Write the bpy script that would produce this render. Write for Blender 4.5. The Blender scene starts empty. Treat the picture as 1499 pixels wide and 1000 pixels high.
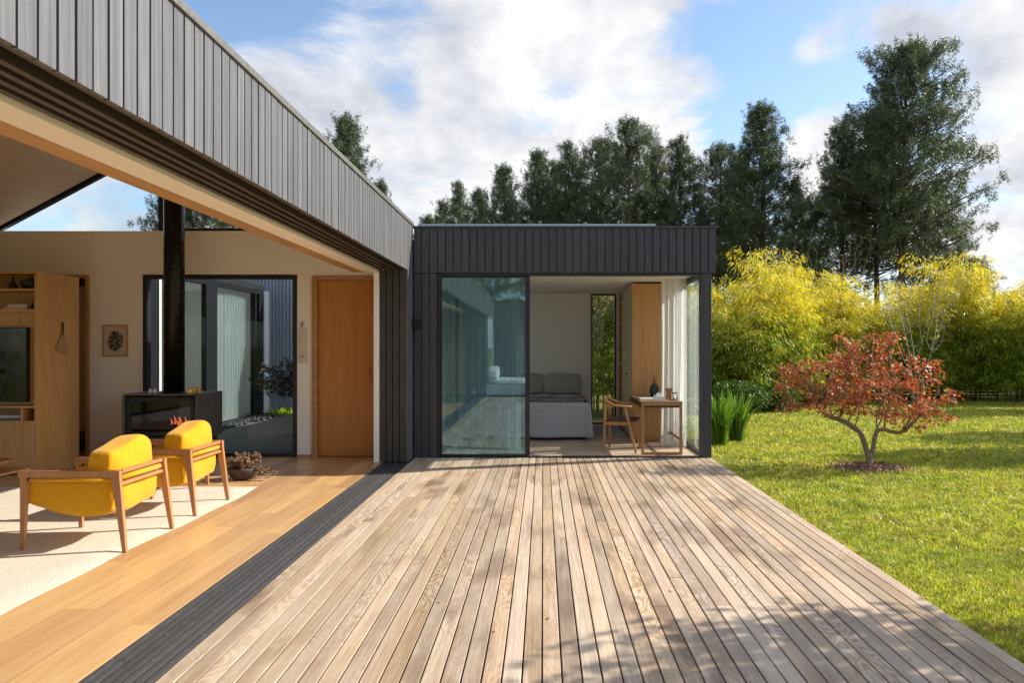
import bpy, bmesh, math, random
import numpy as np
from mathutils import Vector, Matrix

# ------------------------------------------------------------------ camera, world, sun, exposure
F = 1100.0; CAM = (0.0, 0.0, 1.45); VPX, VPY = 795.0, 508.0
sc = bpy.context.scene
COL = sc.collection
cam_d = bpy.data.cameras.new('camera'); cam = bpy.data.objects.new('camera', cam_d); COL.objects.link(cam)
cam.location = CAM; cam.rotation_euler = (math.pi/2, 0, 0)
cam_d.sensor_width = 36; cam_d.lens = 36*F/1499
cam_d.shift_x = -(VPX-749.5)/1499; cam_d.shift_y = (VPY-500)/1499
cam_d.clip_start = 0.05; cam_d.clip_end = 3000
sc.camera = cam

KX, KY = 1.50, 0.45                       # shadow run per metre of height
SUN = Vector((KX, KY, 1.0)).normalized()
EL = math.asin(SUN.z); ROT = math.atan2(SUN.x, SUN.y)
sl = bpy.data.lights.new('sun', 'SUN'); sl.energy = 3.6; sl.angle = math.radians(0.5); sl.color = (1.0, 0.93, 0.82)
so = bpy.data.objects.new('sun', sl); COL.objects.link(so)
so.rotation_euler = (-SUN).to_track_quat('-Z', 'Y').to_euler()
sc.view_settings.view_transform = 'Standard'; sc.view_settings.look = 'None'
sc.view_settings.exposure = 1.12; sc.view_settings.gamma = 1.0
sc.view_settings.use_curve_mapping = False
sc.cycles.max_bounces = 12; sc.cycles.diffuse_bounces = 8; sc.cycles.glossy_bounces = 4
sc.cycles.transmission_bounces = 6; sc.cycles.transparent_max_bounces = 16
sc.cycles.use_denoising = True
sc.cycles.sample_clamp_indirect = 6.0

W = bpy.data.worlds.new('World'); sc.world = W; W.use_nodes = True
def world():
    nt = W.node_tree; N = nt.nodes; L = nt.links; N.clear()
    def n(t, **k):
        x = N.new(t)
        for a, b in k.items(): setattr(x, a, b)
        return x
    def m(op, a, b=None, c=None):
        x = n('ShaderNodeMath', operation=op)
        for i, v in enumerate((a, b, c)):
            if v is None: continue
            if isinstance(v, (int, float)): x.inputs[i].default_value = v
            else: L.new(v, x.inputs[i])
        return x.outputs[0]
    sky = n('ShaderNodeTexSky', sky_type='NISHITA', sun_disc=False)
    sky.sun_elevation = EL; sky.sun_rotation = ROT; sky.air_density = 1.0; sky.dust_density = 0.6; sky.ozone_density = 2.0
    tc = n('ShaderNodeTexCoord')
    sep = n('ShaderNodeSeparateXYZ'); L.new(tc.outputs['Generated'], sep.inputs[0])
    zz = m('ADD', m('MAXIMUM', sep.outputs[2], 0.0), 0.50)
    cmb = n('ShaderNodeCombineXYZ')
    L.new(m('DIVIDE', sep.outputs[0], zz), cmb.inputs[0]); L.new(m('DIVIDE', sep.outputs[1], zz), cmb.inputs[1])
    n1 = n('ShaderNodeTexNoise'); n1.inputs['Scale'].default_value = 2.9; n1.inputs['Detail'].default_value = 11
    n1.inputs['Roughness'].default_value = 0.60; n1.inputs['Distortion'].default_value = 0.35
    mp = n('ShaderNodeMapping'); mp.inputs['Location'].default_value = (3.1, 1.7, 0); mp.inputs['Scale'].default_value = (0.8, 1.0, 1)
    L.new(cmb.outputs[0], mp.inputs[0]); L.new(mp.outputs[0], n1.inputs['Vector'])
    dens = m('ADD', m('MULTIPLY', m('SUBTRACT', n1.outputs['Fac'], 0.5), 3.0), 0.5)
    # large cloud banks and clear gaps, each a direction on the dome with an angular radius
    for (px, py, rad, amt) in ((720,130,0.32,0.34),(430,250,0.28,0.24),(1490,330,0.22,0.34),(1475,70,0.10,0.55),(950,60,0.10,0.14),(930,220,0.10,0.2),
                               (1180,90,0.16,-0.34),(1400,190,0.11,-0.34),(1120,170,0.10,-0.22),(340,10,0.17,-0.62),(580,150,0.055,-0.40),(610,0,0.07,-0.45),(1080,20,0.07,-0.3),
                               (1245,35,0.05,0.5),(1190,70,0.035,0.4),(1195,200,0.045,0.6),(1215,250,0.06,0.6),(1330,45,0.04,0.5),(150,290,0.2,0.2)):
        d = Vector((px-VPX, F, VPY-py)).normalized()
        dt = n('ShaderNodeVectorMath', operation='DISTANCE'); L.new(tc.outputs['Generated'], dt.inputs[0]); dt.inputs[1].default_value = d
        mr = n('ShaderNodeMapRange', interpolation_type='SMOOTHSTEP'); L.new(dt.outputs['Value'], mr.inputs[0])
        mr.inputs[1].default_value = 0; mr.inputs[2].default_value = rad*1.5; mr.inputs[3].default_value = amt; mr.inputs[4].default_value = 0
        dens = m('ADD', dens, mr.outputs[0])
    cov = n('ShaderNodeMapRange', interpolation_type='SMOOTHSTEP'); L.new(dens, cov.inputs[0])
    cov.inputs[1].default_value = 0.36; cov.inputs[2].default_value = 0.84
    n2 = n('ShaderNodeTexNoise'); n2.inputs['Scale'].default_value = 4.2; n2.inputs['Detail'].default_value = 10; n2.inputs['Roughness'].default_value = 0.58
    mp2 = n('ShaderNodeMapping'); mp2.inputs['Location'].default_value = (7.7, 4.2, 0); L.new(cmb.outputs[0], mp2.inputs[0]); L.new(mp2.outputs[0], n2.inputs['Vector'])
    cr = n('ShaderNodeValToRGB'); L.new(n2.outputs['Fac'], cr.inputs[0])
    cr.color_ramp.elements[0].position = 0.36; cr.color_ramp.elements[0].color = (0.58, 0.61, 0.70, 1)
    cr.color_ramp.elements[1].position = 0.58; cr.color_ramp.elements[1].color = (1.0, 1.0, 1.0, 1)
    b1 = n('ShaderNodeBackground'); L.new(sky.outputs[0], b1.inputs[0]); b1.inputs[1].default_value = 0.102
    b2 = n('ShaderNodeBackground'); L.new(cr.outputs[0], b2.inputs[0]); b2.inputs[1].default_value = 0.48
    mx = n('ShaderNodeMixShader'); L.new(cov.outputs[0], mx.inputs[0]); L.new(b1.outputs[0], mx.inputs[1]); L.new(b2.outputs[0], mx.inputs[2])
    out = n('ShaderNodeOutputWorld'); L.new(mx.outputs[0], out.inputs[0])
world()

def P(px, py, Y):
    return ((px-VPX)*Y/F, Y, CAM[2]+(VPY-py)*Y/F)

# ------------------------------------------------------------------ materials
def newmat(name):
    m = bpy.data.materials.new(name); m.use_nodes = True
    nt = m.node_tree; nt.nodes.clear(); return m, nt
class G:
    def __init__(s, nt): s.nt = nt; s.N = nt.nodes; s.L = nt.links
    def n(s, t, **k):
        x = s.N.new(t)
        for a, b in k.items(): setattr(x, a, b)
        return x
    def put(s, sock, v):
        if isinstance(v, (int, float, tuple, list)): sock.default_value = v
        elif v is not None: s.L.new(v, sock)
    def m(s, op, a, b=None, c=None):
        x = s.n('ShaderNodeMath', operation=op)
        for i, v in enumerate((a, b, c)): s.put(x.inputs[i], v)
        return x.outputs[0]
    def coords(s, scale=(1,1,1), isl=0.0, which='Object'):
        tc = s.n('ShaderNodeTexCoord'); v = tc.outputs[which]
        mp = s.n('ShaderNodeMapping'); s.L.new(v, mp.inputs[0]); mp.inputs['Scale'].default_value = scale
        if isl:
            g = s.n('ShaderNodeNewGeometry'); c = s.n('ShaderNodeCombineXYZ')
            r = s.m('MULTIPLY', g.outputs['Random Per Island'], isl)
            for i in range(3): s.L.new(r, c.inputs[i])
            s.L.new(c.outputs[0], mp.inputs['Location'])
        return mp.outputs[0]
    def island(s): return s.n('ShaderNodeNewGeometry').outputs['Random Per Island']
    def noise(s, vec, sc_=5, det=4, rough=0.55, dist=0.0):
        x = s.n('ShaderNodeTexNoise'); s.put(x.inputs['Vector'], vec); x.inputs['Scale'].default_value = sc_
        x.inputs['Detail'].default_value = det; x.inputs['Roughness'].default_value = rough; x.inputs['Distortion'].default_value = dist
        return x.outputs['Fac']
    def ramp(s, fac, stops):
        x = s.n('ShaderNodeValToRGB'); s.put(x.inputs[0], fac); e = x.color_ramp.elements
        while len(e) < len(stops): e.new(0.5)
        for i, (p, c) in enumerate(stops): e[i].position = p; e[i].color = (*c, 1) if len(c) == 3 else c
        return x.outputs[0]
    def mix(s, fac, a, b, mode='MIX'):
        x = s.n('ShaderNodeMix', data_type='RGBA', blend_type=mode)
        s.put(x.inputs[0], fac)
        for sock, v in ((x.inputs[6], a), (x.inputs[7], b)):
            if isinstance(v, (tuple, list)) and len(v) == 3: v = (*v, 1)
            s.put(sock, v)
        return x.outputs[2]
    def rng(s, v, a, b, c, d):
        x = s.n('ShaderNodeMapRange'); s.put(x.inputs[0], v)
        for i, q in enumerate((a, b, c, d)): x.inputs[i+1].default_value = q
        return x.outputs[0]
    def hsv(s, col, h=0.5, sat=1.0, v=1.0):
        x = s.n('ShaderNodeHueSaturation'); s.put(x.inputs['Hue'], h); s.put(x.inputs['Saturation'], sat); s.put(x.inputs['Value'], v); s.put(x.inputs['Color'], col)
        return x.outputs[0]
    def bump(s, h, strength=0.3, dist=0.01):
        x = s.n('ShaderNodeBump'); s.put(x.inputs['Height'], h); x.inputs['Strength'].default_value = strength; x.inputs['Distance'].default_value = dist
        return x.outputs[0]
    def bsdf(s, col, rough=0.5, metal=0.0, normal=None, spec=0.5, extra=None):
        p = s.n('ShaderNodeBsdfPrincipled')
        if isinstance(col, (tuple, list)) and len(col) == 3: col = (*col, 1)
        s.put(p.inputs['Base Color'], col); s.put(p.inputs['Roughness'], rough); s.put(p.inputs['Metallic'], metal)
        p.inputs['Specular IOR Level'].default_value = spec
        if normal is not None: s.L.new(normal, p.inputs['Normal'])
        for k, v in (extra or {}).items(): s.put(p.inputs[k], v)
        return p.outputs[0]
    def out(s, sh): o = s.n('ShaderNodeOutputMaterial'); s.L.new(sh, o.inputs[0])

MATS = {}
def mat_plain(name, col, rough=0.5, metal=0.0, var=0.12, nscale=8, bump=0.0, bscale=200, spec=0.5, extra=None, isl=0.0):
    m, nt = newmat(name); g = G(nt)
    v = g.coords()
    f = g.noise(v, nscale, 5)
    c = g.mix(f, tuple(x*(1-var) for x in col), tuple(min(1, x*(1+var)) for x in col))
    if isl: c = g.hsv(c, 0.5, 1.0, g.rng(g.island(), 0, 1, 1-isl, 1+isl))
    nr = g.bump(g.noise(v, bscale, 3), bump, 0.004) if bump else None
    r = g.rng(g.noise(v, nscale*2, 3), 0.3, 0.7, max(0, rough-0.08), min(1, rough+0.08))
    g.out(g.bsdf(c, r, metal, nr, spec, extra)); MATS[name] = m; return m

def mat_wood(name, dark, light, axis=1, rough=0.45, grain=1.0, isl=0.10, planks=None, bump=0.12, spec=0.5):
    """axis = direction the grain runs (0 x, 1 y, 2 z)"""
    m, nt = newmat(name); g = G(nt)
    s = [9*grain]*3; s[axis] = 0.7*grain
    v = g.coords(tuple(s), isl=37.0)
    f1 = g.noise(v, 1.0, 6, 0.6, 0.8)
    s2 = [60*grain]*3; s2[axis] = 1.5*grain
    v2 = g.coords(tuple(s2), isl=11.0)
    f2 = g.noise(v2, 1.0, 4, 0.6)
    s3 = [3.2*grain]*3; s3[axis] = 0.28*grain
    ring = g.m('SINE', g.m('MULTIPLY', g.noise(g.coords(tuple(s3), isl=19.0), 1.0, 2, 0.4, 0.3), 85))
    f = g.m('ADD', g.m('ADD', g.m('MULTIPLY', f1, 0.5), g.m('MULTIPLY', f2, 0.5)), g.m('MULTIPLY', ring, 0.045))
    c = g.ramp(f, [(0.30, dark), (0.68, light)])
    if planks:   # planks = (width axis, width, length axis, length): board pattern of a floor
        wa, wd, la, ln = planks
        tc = g.n('ShaderNodeTexCoord'); sp = g.n('ShaderNodeSeparateXYZ'); g.L.new(tc.outputs['Object'], sp.inputs[0])
        row = g.m('FLOOR', g.m('DIVIDE', sp.outputs[wa], wd))
        off = g.m('MULTIPLY', g.m('FRACT', g.m('MULTIPLY', g.m('SINE', g.m('MULTIPLY', row, 12.9898)), 43758.5)), ln)
        lc = g.m('DIVIDE', g.m('ADD', sp.outputs[la], off), ln)
        cmb = g.n('ShaderNodeCombineXYZ'); g.L.new(row, cmb.inputs[0]); g.L.new(g.m('FLOOR', lc), cmb.inputs[1])
        wn = g.n('ShaderNodeTexWhiteNoise', noise_dimensions='3D'); g.L.new(cmb.outputs[0], wn.inputs['Vector'])
        c = g.hsv(c, g.rng(wn.outputs['Value'], 0, 1, 0.493, 0.507), 1.0, g.rng(wn.outputs['Value'], 0, 1, 0.80, 1.16))
        e1 = g.m('ABSOLUTE', g.m('SUBTRACT', g.m('FRACT', g.m('DIVIDE', sp.outputs[wa], wd)), 0.5))
        e2 = g.m('ABSOLUTE', g.m('SUBTRACT', g.m('FRACT', lc), 0.5))
        j = g.m('MAXIMUM', g.rng(e1, 0.488, 0.497, 0, 1), g.rng(e2, 0.4988, 0.4995, 0, 1))
        c = g.mix(g.m('MULTIPLY', j, 0.45), c, tuple(x*0.35 for x in dark))
    elif isl:
        r = g.island()
        c = g.hsv(c, g.rng(r, 0, 1, 0.495, 0.505), 1.0, g.rng(r, 0, 1, 1-isl, 1+isl))
    nr = g.bump(f, bump, 0.003)
    g.out(g.bsdf(c, g.rng(f2, 0.3, 0.7, rough-0.07, rough+0.1), 0, nr, spec)); MATS[name] = m; return m

def mat_deck():
    m, nt = newmat('deck_wood'); g = G(nt)
    r = g.island()
    v = g.coords((7, 0.55, 7), isl=61.0)
    big = g.noise(v, 1.0, 5, 0.55, 0.6)
    # figured grain: chevrons across the board, only strong on some boards
    cont = g.noise(g.coords((7.0, 2.6, 1), isl=23.0), 1.0, 2, 0.45, 0.5)
    ring = g.m('SINE', g.m('MULTIPLY', cont, 75))
    streak = g.noise(g.coords((40, 1.1, 4), isl=3.0), 1.0, 3, 0.5)
    fine = g.noise(g.coords((120, 3.0, 20), isl=5.0), 1.0, 4, 0.6)
    fig = g.m('MULTIPLY', g.m('MULTIPLY', ring, g.rng(g.noise(g.coords((3, 0.7, 1), isl=31.0), 1.0, 2), 0.4, 0.65, 0.1, 1.0)), g.rng(g.m('FRACT', g.m('MULTIPLY', r, 7.31)), 0.35, 0.95, 0.02, 0.18))
    big = g.m('ADD', g.m('MULTIPLY', big, 0.6), g.m('MULTIPLY', streak, 0.4))
    f = g.m('ADD', g.m('ADD', g.m('MULTIPLY', big, 0.62), g.m('MULTIPLY', fine, 0.46)), fig)
    c = g.ramp(f, [(0.26, (0.21, 0.130, 0.080)), (0.40, (0.38, 0.265, 0.180)), (0.54, (0.49, 0.370, 0.262)), (0.74, (0.64, 0.525, 0.400))])
    # weathering differs from board to board
    c = g.hsv(c, g.rng(r, 0, 1, 0.497, 0.506), g.rng(g.m('FRACT', g.m('MULTIPLY', r, 3.7)), 0, 1, 0.92, 1.20), g.rng(g.m('FRACT', g.m('MULTIPLY', r, 13.1)), 0, 1, 0.78, 1.13))
    # dark damp stains along some boards
    st = g.noise(g.coords((5.0, 0.8, 1), isl=9.0), 1.0, 3, 0.5)
    st = g.m('MULTIPLY', g.rng(st, 0.56, 0.72, 0, 1), g.rng(g.m('FRACT', g.m('MULTIPLY', r, 5.9)), 0.45, 0.8, 0, 0.75))
    c = g.mix(st, c, (0.13, 0.085, 0.055))
    # old damp marks that run over several boards
    dm = g.noise(g.coords((2.3, 0.8, 1)), 1.0, 4, 0.55, 0.3)
    c = g.mix(g.m('MULTIPLY', g.rng(dm, 0.50, 0.61, 0, 0.9), g.rng(g.m('FRACT', g.m('MULTIPLY', r, 17.3)), 0.2, 0.9, 0.0, 1.0)), c, (0.20, 0.13, 0.085))
    # grey silvered patches
    gp = g.noise(g.coords((1.2, 0.9, 1)), 1.0, 4, 0.5)
    c = g.mix(g.rng(gp, 0.5, 0.7, 0, 0.25), c, (0.54, 0.455, 0.37))
    nr = g.bump(f, 0.5, 0.004)
    g.out(g.bsdf(c, g.rng(fine, 0.3, 0.7, 0.5, 0.72), 0, nr, 0.35)); MATS['deck_wood'] = m

def mat_clad(name, base, streak, rough, spec=0.5, amt=0.5):
    m, nt = newmat(name); g = G(nt)
    r = g.island()
    v = g.coords((38, 38, 1.1), isl=17.0)
    f = g.noise(v, 1.0, 5, 0.6)
    blot = g.noise(g.coords((9, 9, 3.0), isl=7.0), 1.0, 6, 0.65)
    c = g.mix(g.m('MULTIPLY', g.rng(f, 0.35, 0.7, 0, 1), amt), base, streak)
    c = g.mix(g.rng(blot, 0.62, 0.74, 0, 0.35*amt), c, tuple(x*0.45 for x in base))
    # fixings are hidden; runs of rain wash down each board
    run = g.noise(g.coords((55, 55, 0.45), isl=29.0), 1.0, 3, 0.6)
    c = g.mix(g.rng(run, 0.55, 0.72, 0, 0.5*amt), c, tuple(min(1, x*1.7) for x in streak))
    c = g.hsv(c, 0.5, 1.0, g.rng(r, 0, 1, 0.88, 1.12))
    nr = g.bump(g.m('ADD', f, blot), 0.15, 0.004)
    g.out(g.bsdf(c, g.rng(blot, 0.3, 0.7, rough-0.06, rough+0.1), 0, nr, spec)); MATS[name] = m

def mat_leaf(name, stops, trans=0.35, rough=0.45, bend=0.0):
    m, nt = newmat(name); g = G(nt)
    c = g.ramp(g.island(), stops)
    n_ = g.noise(g.coords(), 1.3, 3)
    c = g.hsv(c, 0.5, 1.0, g.rng(n_, 0.3, 0.7, 0.78, 1.22))
    p = g.bsdf(c, rough, 0, None, 0.4)
    t = g.n('ShaderNodeBsdfTranslucent'); g.put(t.inputs[0], g.hsv(c, 0.5, 1.1, 1.35))
    mx = g.n('ShaderNodeMixShader'); mx.inputs[0].default_value = trans; g.L.new(p, mx.inputs[1]); g.L.new(t.outputs[0], mx.inputs[2])
    g.out(mx.outputs[0]); MATS[name] = m

def mat_grass():
    m, nt = newmat('grass_blades'); g = G(nt)
    c = g.ramp(g.island(), [(0, (0.13, 0.185, 0.018)), (0.3, (0.30, 0.35, 0.022)), (0.7, (0.56, 0.56, 0.036)), (0.9, (0.66, 0.60, 0.09)), (1, (0.62, 0.55, 0.36))])
    a = g.noise(g.coords(), 0.9, 4, 0.6); b = g.noise(g.coords(), 3.2, 4, 0.6)
    c = g.mix(g.rng(b, 0.52, 0.68, 0, 0.65), c, (0.40, 0.31, 0.09))
    c = g.mix(g.rng(a, 0.50, 0.62, 0, 0.40), c, (0.17, 0.27, 0.02))
    c = g.hsv(c, 0.5, 0.94, g.rng(g.noise(g.coords(), 7, 3), 0.3, 0.7, 0.70, 1.45))
    p = g.bsdf(c, 0.42, 0, None, 0.4); t = g.n('ShaderNodeBsdfTranslucent'); g.put(t.inputs[0], g.hsv(c, 0.5, 1.1, 1.2))
    mx = g.n('ShaderNodeMixShader'); mx.inputs[0].default_value = 0.36; g.L.new(p, mx.inputs[1]); g.L.new(t.outputs[0], mx.inputs[2])
    g.out(mx.outputs[0]); MATS['grass_blades'] = m

def mat_glass(name, tint, refl=(1,1,1), base=0.0, blend=1.5):
    m, nt = newmat(name); g = G(nt)
    t = g.n('ShaderNodeBsdfTransparent'); t.inputs[0].default_value = (*tint, 1)
    gl = g.n('ShaderNodeBsdfGlossy'); gl.inputs[0].default_value = (*refl, 1); gl.inputs['Roughness'].default_value = 0.0
    ge = g.n('ShaderNodeNewGeometry'); dp = g.n('ShaderNodeVectorMath', operation='DOT_PRODUCT')
    g.L.new(ge.outputs['Incoming'], dp.inputs[0]); g.L.new(ge.outputs['Normal'], dp.inputs[1])
    k = g.m('MINIMUM', g.m('ADD', g.m('MULTIPLY', g.m('POWER', g.m('SUBTRACT', 1.0, g.m('ABSOLUTE', dp.outputs['Value'])), 5), 0.95), 0.04+base), 1.0)
    mx = g.n('ShaderNodeMixShader'); g.L.new(k, mx.inputs[0]); g.L.new(t.outputs[0], mx.inputs[1]); g.L.new(gl.outputs[0], mx.inputs[2])
    g.out(mx.outputs[0]); MATS[name] = m

def mat_cloth(name, col, trans=0.0, weave=900, bump=0.2, wr=0.0, transp=0.0, rough=0.9):
    m, nt = newmat(name); g = G(nt)
    v = g.coords()
    f = g.noise(v, 14, 4)
    c = g.mix(f, tuple(x*0.90 for x in col), tuple(min(1, x*1.08) for x in col))
    h = g.noise(v, weave, 2)
    if wr: h = g.m('ADD', g.m('MULTIPLY', h, 0.25), g.m('MULTIPLY', g.noise(g.coords((1,1,2.2)), 9, 3, 0.5, 1.2), wr))
    nr = g.bump(h, bump, 0.01 if wr else 0.002)
    sh = g.bsdf(c, rough, 0, nr, 0.2, {'Sheen Weight': 0.15})
    if trans:
        t = g.n('ShaderNodeBsdfTranslucent'); g.put(t.inputs[0], c)
        mx = g.n('ShaderNodeMixShader'); mx.inputs[0].default_value = trans; g.L.new(sh, mx.inputs[1]); g.L.new(t.outputs[0], mx.inputs[2]); sh = mx.outputs[0]
    if transp:
        t = g.n('ShaderNodeBsdfTransparent')
        mx = g.n('ShaderNodeMixShader'); mx.inputs[0].default_value = transp; g.L.new(sh, mx.inputs[1]); g.L.new(t.outputs[0], mx.inputs[2]); sh = mx.outputs[0]
    g.out(sh); MATS[name] = m

mat_deck()
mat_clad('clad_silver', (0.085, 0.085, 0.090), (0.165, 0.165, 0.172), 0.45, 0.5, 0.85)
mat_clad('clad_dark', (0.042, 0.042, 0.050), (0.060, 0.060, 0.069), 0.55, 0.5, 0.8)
mat_clad('clad_jamb', (0.040, 0.038, 0.038), (0.055, 0.052, 0.05), 0.5, 0.5, 0.5)
mat_clad('corrugated', (0.22, 0.25, 0.30), (0.32, 0.36, 0.42), 0.4, 0.5, 0.6)
mat_wood('oak_floor', (0.50, 0.285, 0.120), (0.60, 0.375, 0.175), 1, 0.33, 1.0, 0.1, planks=(0, 0.165, 1, 1.9), bump=0.04)
mat_wood('bed_floor', (0.50, 0.35, 0.24), (0.64, 0.48, 0.34), 0, 0.4, 1.0, 0.1, planks=(1, 0.14, 0, 1.6), bump=0.04)
mat_wood('oak_panel', (0.44, 0.22, 0.070), (0.60, 0.34, 0.125), 2, 0.42, 1.0, 0.05, bump=0.05)
mat_wood('door_wood', (0.45, 0.18, 0.042), (0.60, 0.275, 0.078), 2, 0.38, 1.1, 0.04, bump=0.05)
mat_wood('trim_wood', (0.40, 0.20, 0.07), (0.55, 0.30, 0.12), 1, 0.45, 1.0, 0.05, bump=0.05)
mat_wood('ceiling_wood', (0.50, 0.37, 0.25), (0.60, 0.46, 0.32), 1, 0.5, 0.8, 0.12, bump=0.04)
mat_wood('chair_wood', (0.30, 0.135, 0.050), (0.48, 0.240, 0.095), 2, 0.42, 2.0, 0.10)
mat_wood('teak', (0.30, 0.140, 0.045), (0.47, 0.245, 0.085), 2, 0.42, 2.0, 0.10)
mat_wood('desk_wood', (0.22, 0.115, 0.055), (0.35, 0.20, 0.105), 1, 0.42, 2.0, 0.08)
mat_wood('dark_wood', (0.035, 0.018, 0.012), (0.075, 0.038, 0.022), 1, 0.4, 2.0, 0.08)
mat_wood('fence_wood', (0.06, 0.045, 0.035), (0.12, 0.09, 0.07), 0, 0.8, 1.0, 0.3)
mat_plain('track', (0.058, 0.058, 0.060), 0.55, 0, 0.35, 14, 0.2, 120, isl=0.2)
mat_plain('pier_black', (0.008, 0.009, 0.012), 0.65, 0, 0.15, 5, spec=0.15)
mat_plain('black_metal', (0.012, 0.012, 0.013), 0.38, 0.3, 0.2, 5, 0.0)
mat_plain('frame_dark', (0.022, 0.024, 0.029), 0.42, 0.2, 0.15, 5)
mat_plain('flue_metal', (0.012, 0.0105, 0.010), 0.27, 0.5, 0.15, 4)
mat_plain('stove_stone', (0.095, 0.083, 0.080), 0.5, 0.2, 0.45, 6)
mat_plain('rail_brown', (0.075, 0.055, 0.042), 0.5, 0.2, 0.2, 5)
mat_plain('plaster', (0.90, 0.87, 0.82), 0.85, 0, 0.03, 3, 0.05, 60)
mat_plain('plaster_white', (0.90, 0.885, 0.855), 0.85, 0, 0.03, 3, 0.05, 60)
mat_plain('cream', (0.88, 0.80, 0.68), 0.6, 0, 0.04, 3)
mat_plain('beige_panel', (0.56, 0.46, 0.29), 0.5, 0, 0.05, 3)
mat_plain('cap_grey', (0.16, 0.155, 0.14), 0.5, 0.4, 0.3, 20)
mat_plain('aluminium', (0.55, 0.56, 0.58), 0.35, 0.7, 0.1, 10)
mat_plain('screen', (0.004, 0.004, 0.005), 0.12, 0, 0.1, 5)
mat_plain('white_ceramic', (0.80, 0.79, 0.76), 0.3, 0, 0.03, 5)
mat_plain('dark_ceramic', (0.030, 0.032, 0.040), 0.55, 0, 0.2, 12, 0.2, 60)
mat_plain('terracotta', (0.075, 0.045, 0.032), 0.75, 0, 0.35, 20, 0.3, 80)
mat_plain('paper', (0.72, 0.68, 0.60), 0.8, 0, 0.04, 8, isl=0.12)
mat_plain('book_blue', (0.10, 0.16, 0.26), 0.6, 0, 0.1, 8)
mat_plain('switch_cream', (0.66, 0.60, 0.50), 0.5, 0, 0.03, 8)
mat_plain('brass', (0.62, 0.40, 0.13), 0.28, 0.9, 0.15, 12)
mat_plain('rope', (0.36, 0.21, 0.09), 0.9, 0, 0.25, 60, 0.4, 200)
mat_plain('soil', (0.13, 0.085, 0.055), 0.95, 0, 0.4, 18, 0.6, 60)
mat_plain('sand_gravel', (0.085, 0.085, 0.075), 0.95, 0, 0.3, 30, 0.8, 130)
mat_plain('pebble_black', (0.018, 0.019, 0.021), 0.5, 0, 0.3, 20, isl=0.5)
mat_plain('mulch', (0.33, 0.20, 0.135), 0.9, 0, 0.3, 30, isl=0.5)
mat_plain('bark_pine', (0.115, 0.065, 0.043), 0.95, 0, 0.4, 12, 0.6, 40)
mat_plain('bark_grey', (0.24, 0.185, 0.13), 0.9, 0, 0.35, 30, 0.5, 90)
mat_plain('bark_pale', (0.46, 0.39, 0.32), 0.85, 0, 0.25, 30, 0.3, 90)
mat_plain('culm', (0.30, 0.24, 0.05), 0.5, 0, 0.3, 6, isl=0.3)
mat_plain('concrete', (0.32, 0.31, 0.29), 0.85, 0, 0.15, 6, 0.3, 60)
mat_leaf('pine_needles', [(0, (0.042, 0.060, 0.034)), (0.5, (0.075, 0.105, 0.052)), (0.85, (0.12, 0.15, 0.068)), (1, (0.19, 0.19, 0.08))], 0.30, 0.45)
mat_leaf('bamboo_yellow', [(0, (0.52, 0.38, 0.04)), (0.5, (0.72, 0.58, 0.07)), (0.8, (0.68, 0.64, 0.11)), (1, (0.36, 0.42, 0.06))], 0.48, 0.45)
mat_leaf('bamboo_green', [(0, (0.10, 0.17, 0.016)), (0.5, (0.21, 0.29, 0.026)), (0.85, (0.34, 0.39, 0.04)), (1, (0.46, 0.44, 0.05))], 0.45, 0.45)
mat_leaf('maple_red', [(0, (0.24, 0.050, 0.042)), (0.35, (0.44, 0.105, 0.065)), (0.62, (0.62, 0.18, 0.085)), (0.80, (0.66, 0.29, 0.09)), (0.90, (0.26, 0.26, 0.06)), (1, (0.56, 0.36, 0.28))], 0.38, 0.42)
mat_leaf('maple_dark', [(0, (0.020, 0.014, 0.012)), (1, (0.07, 0.045, 0.03))], 0.15, 0.5)
mat_grass()
mat_leaf('iris_leaf', [(0, (0.07, 0.15, 0.02)), (1, (0.20, 0.32, 0.05))], 0.35, 0.35)
mat_leaf('tree_green', [(0, (0.04, 0.08, 0.015)), (1, (0.12, 0.19, 0.03))], 0.3, 0.45)
mat_leaf('dry_leaf', [(0, (0.16, 0.09, 0.05)), (0.6, (0.32, 0.19, 0.11)), (1, (0.42, 0.30, 0.20))], 0.2, 0.6)
mat_leaf('dry_bamboo', [(0, (0.08, 0.06, 0.03)), (0.6, (0.20, 0.15, 0.05)), (1, (0.36, 0.31, 0.06))], 0.35, 0.5)
mat_glass('glass_clear', (0.94, 0.96, 0.96), (0.95, 1, 1), -0.028)
mat_glass('glass_smoke', (0.80, 0.85, 0.86), (0.8, 0.9, 0.95), 0.02)
mat_glass('glass_teal', (0.62, 0.79, 0.85), (0.60, 0.80, 0.87), 0.10)
mat_glass('glass_stove', (0.70, 0.62, 0.55), (0.8, 0.75, 0.7), 0.06)
mat_cloth('yellow_fabric', (0.64, 0.315, 0.007), 0.0, 700, 0.40, 0.45)
mat_cloth('curtain_white', (0.93, 0.925, 0.91), 0.62, 500, 0.1, 0, 0.10)
mat_cloth('curtain_sheer', (0.80, 0.82, 0.80), 0.5, 500, 0.1, 0, 0.50)
mat_cloth('linen_grey', (0.40, 0.375, 0.345), 0.0, 500, 0.3, 0.7)
mat_cloth('sofa_white', (0.72, 0.70, 0.67), 0.0, 500, 0.3, 0.7)
mat_cloth('sofa_grey', (0.36, 0.37, 0.38), 0.0, 500, 0.3, 0.4)

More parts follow.
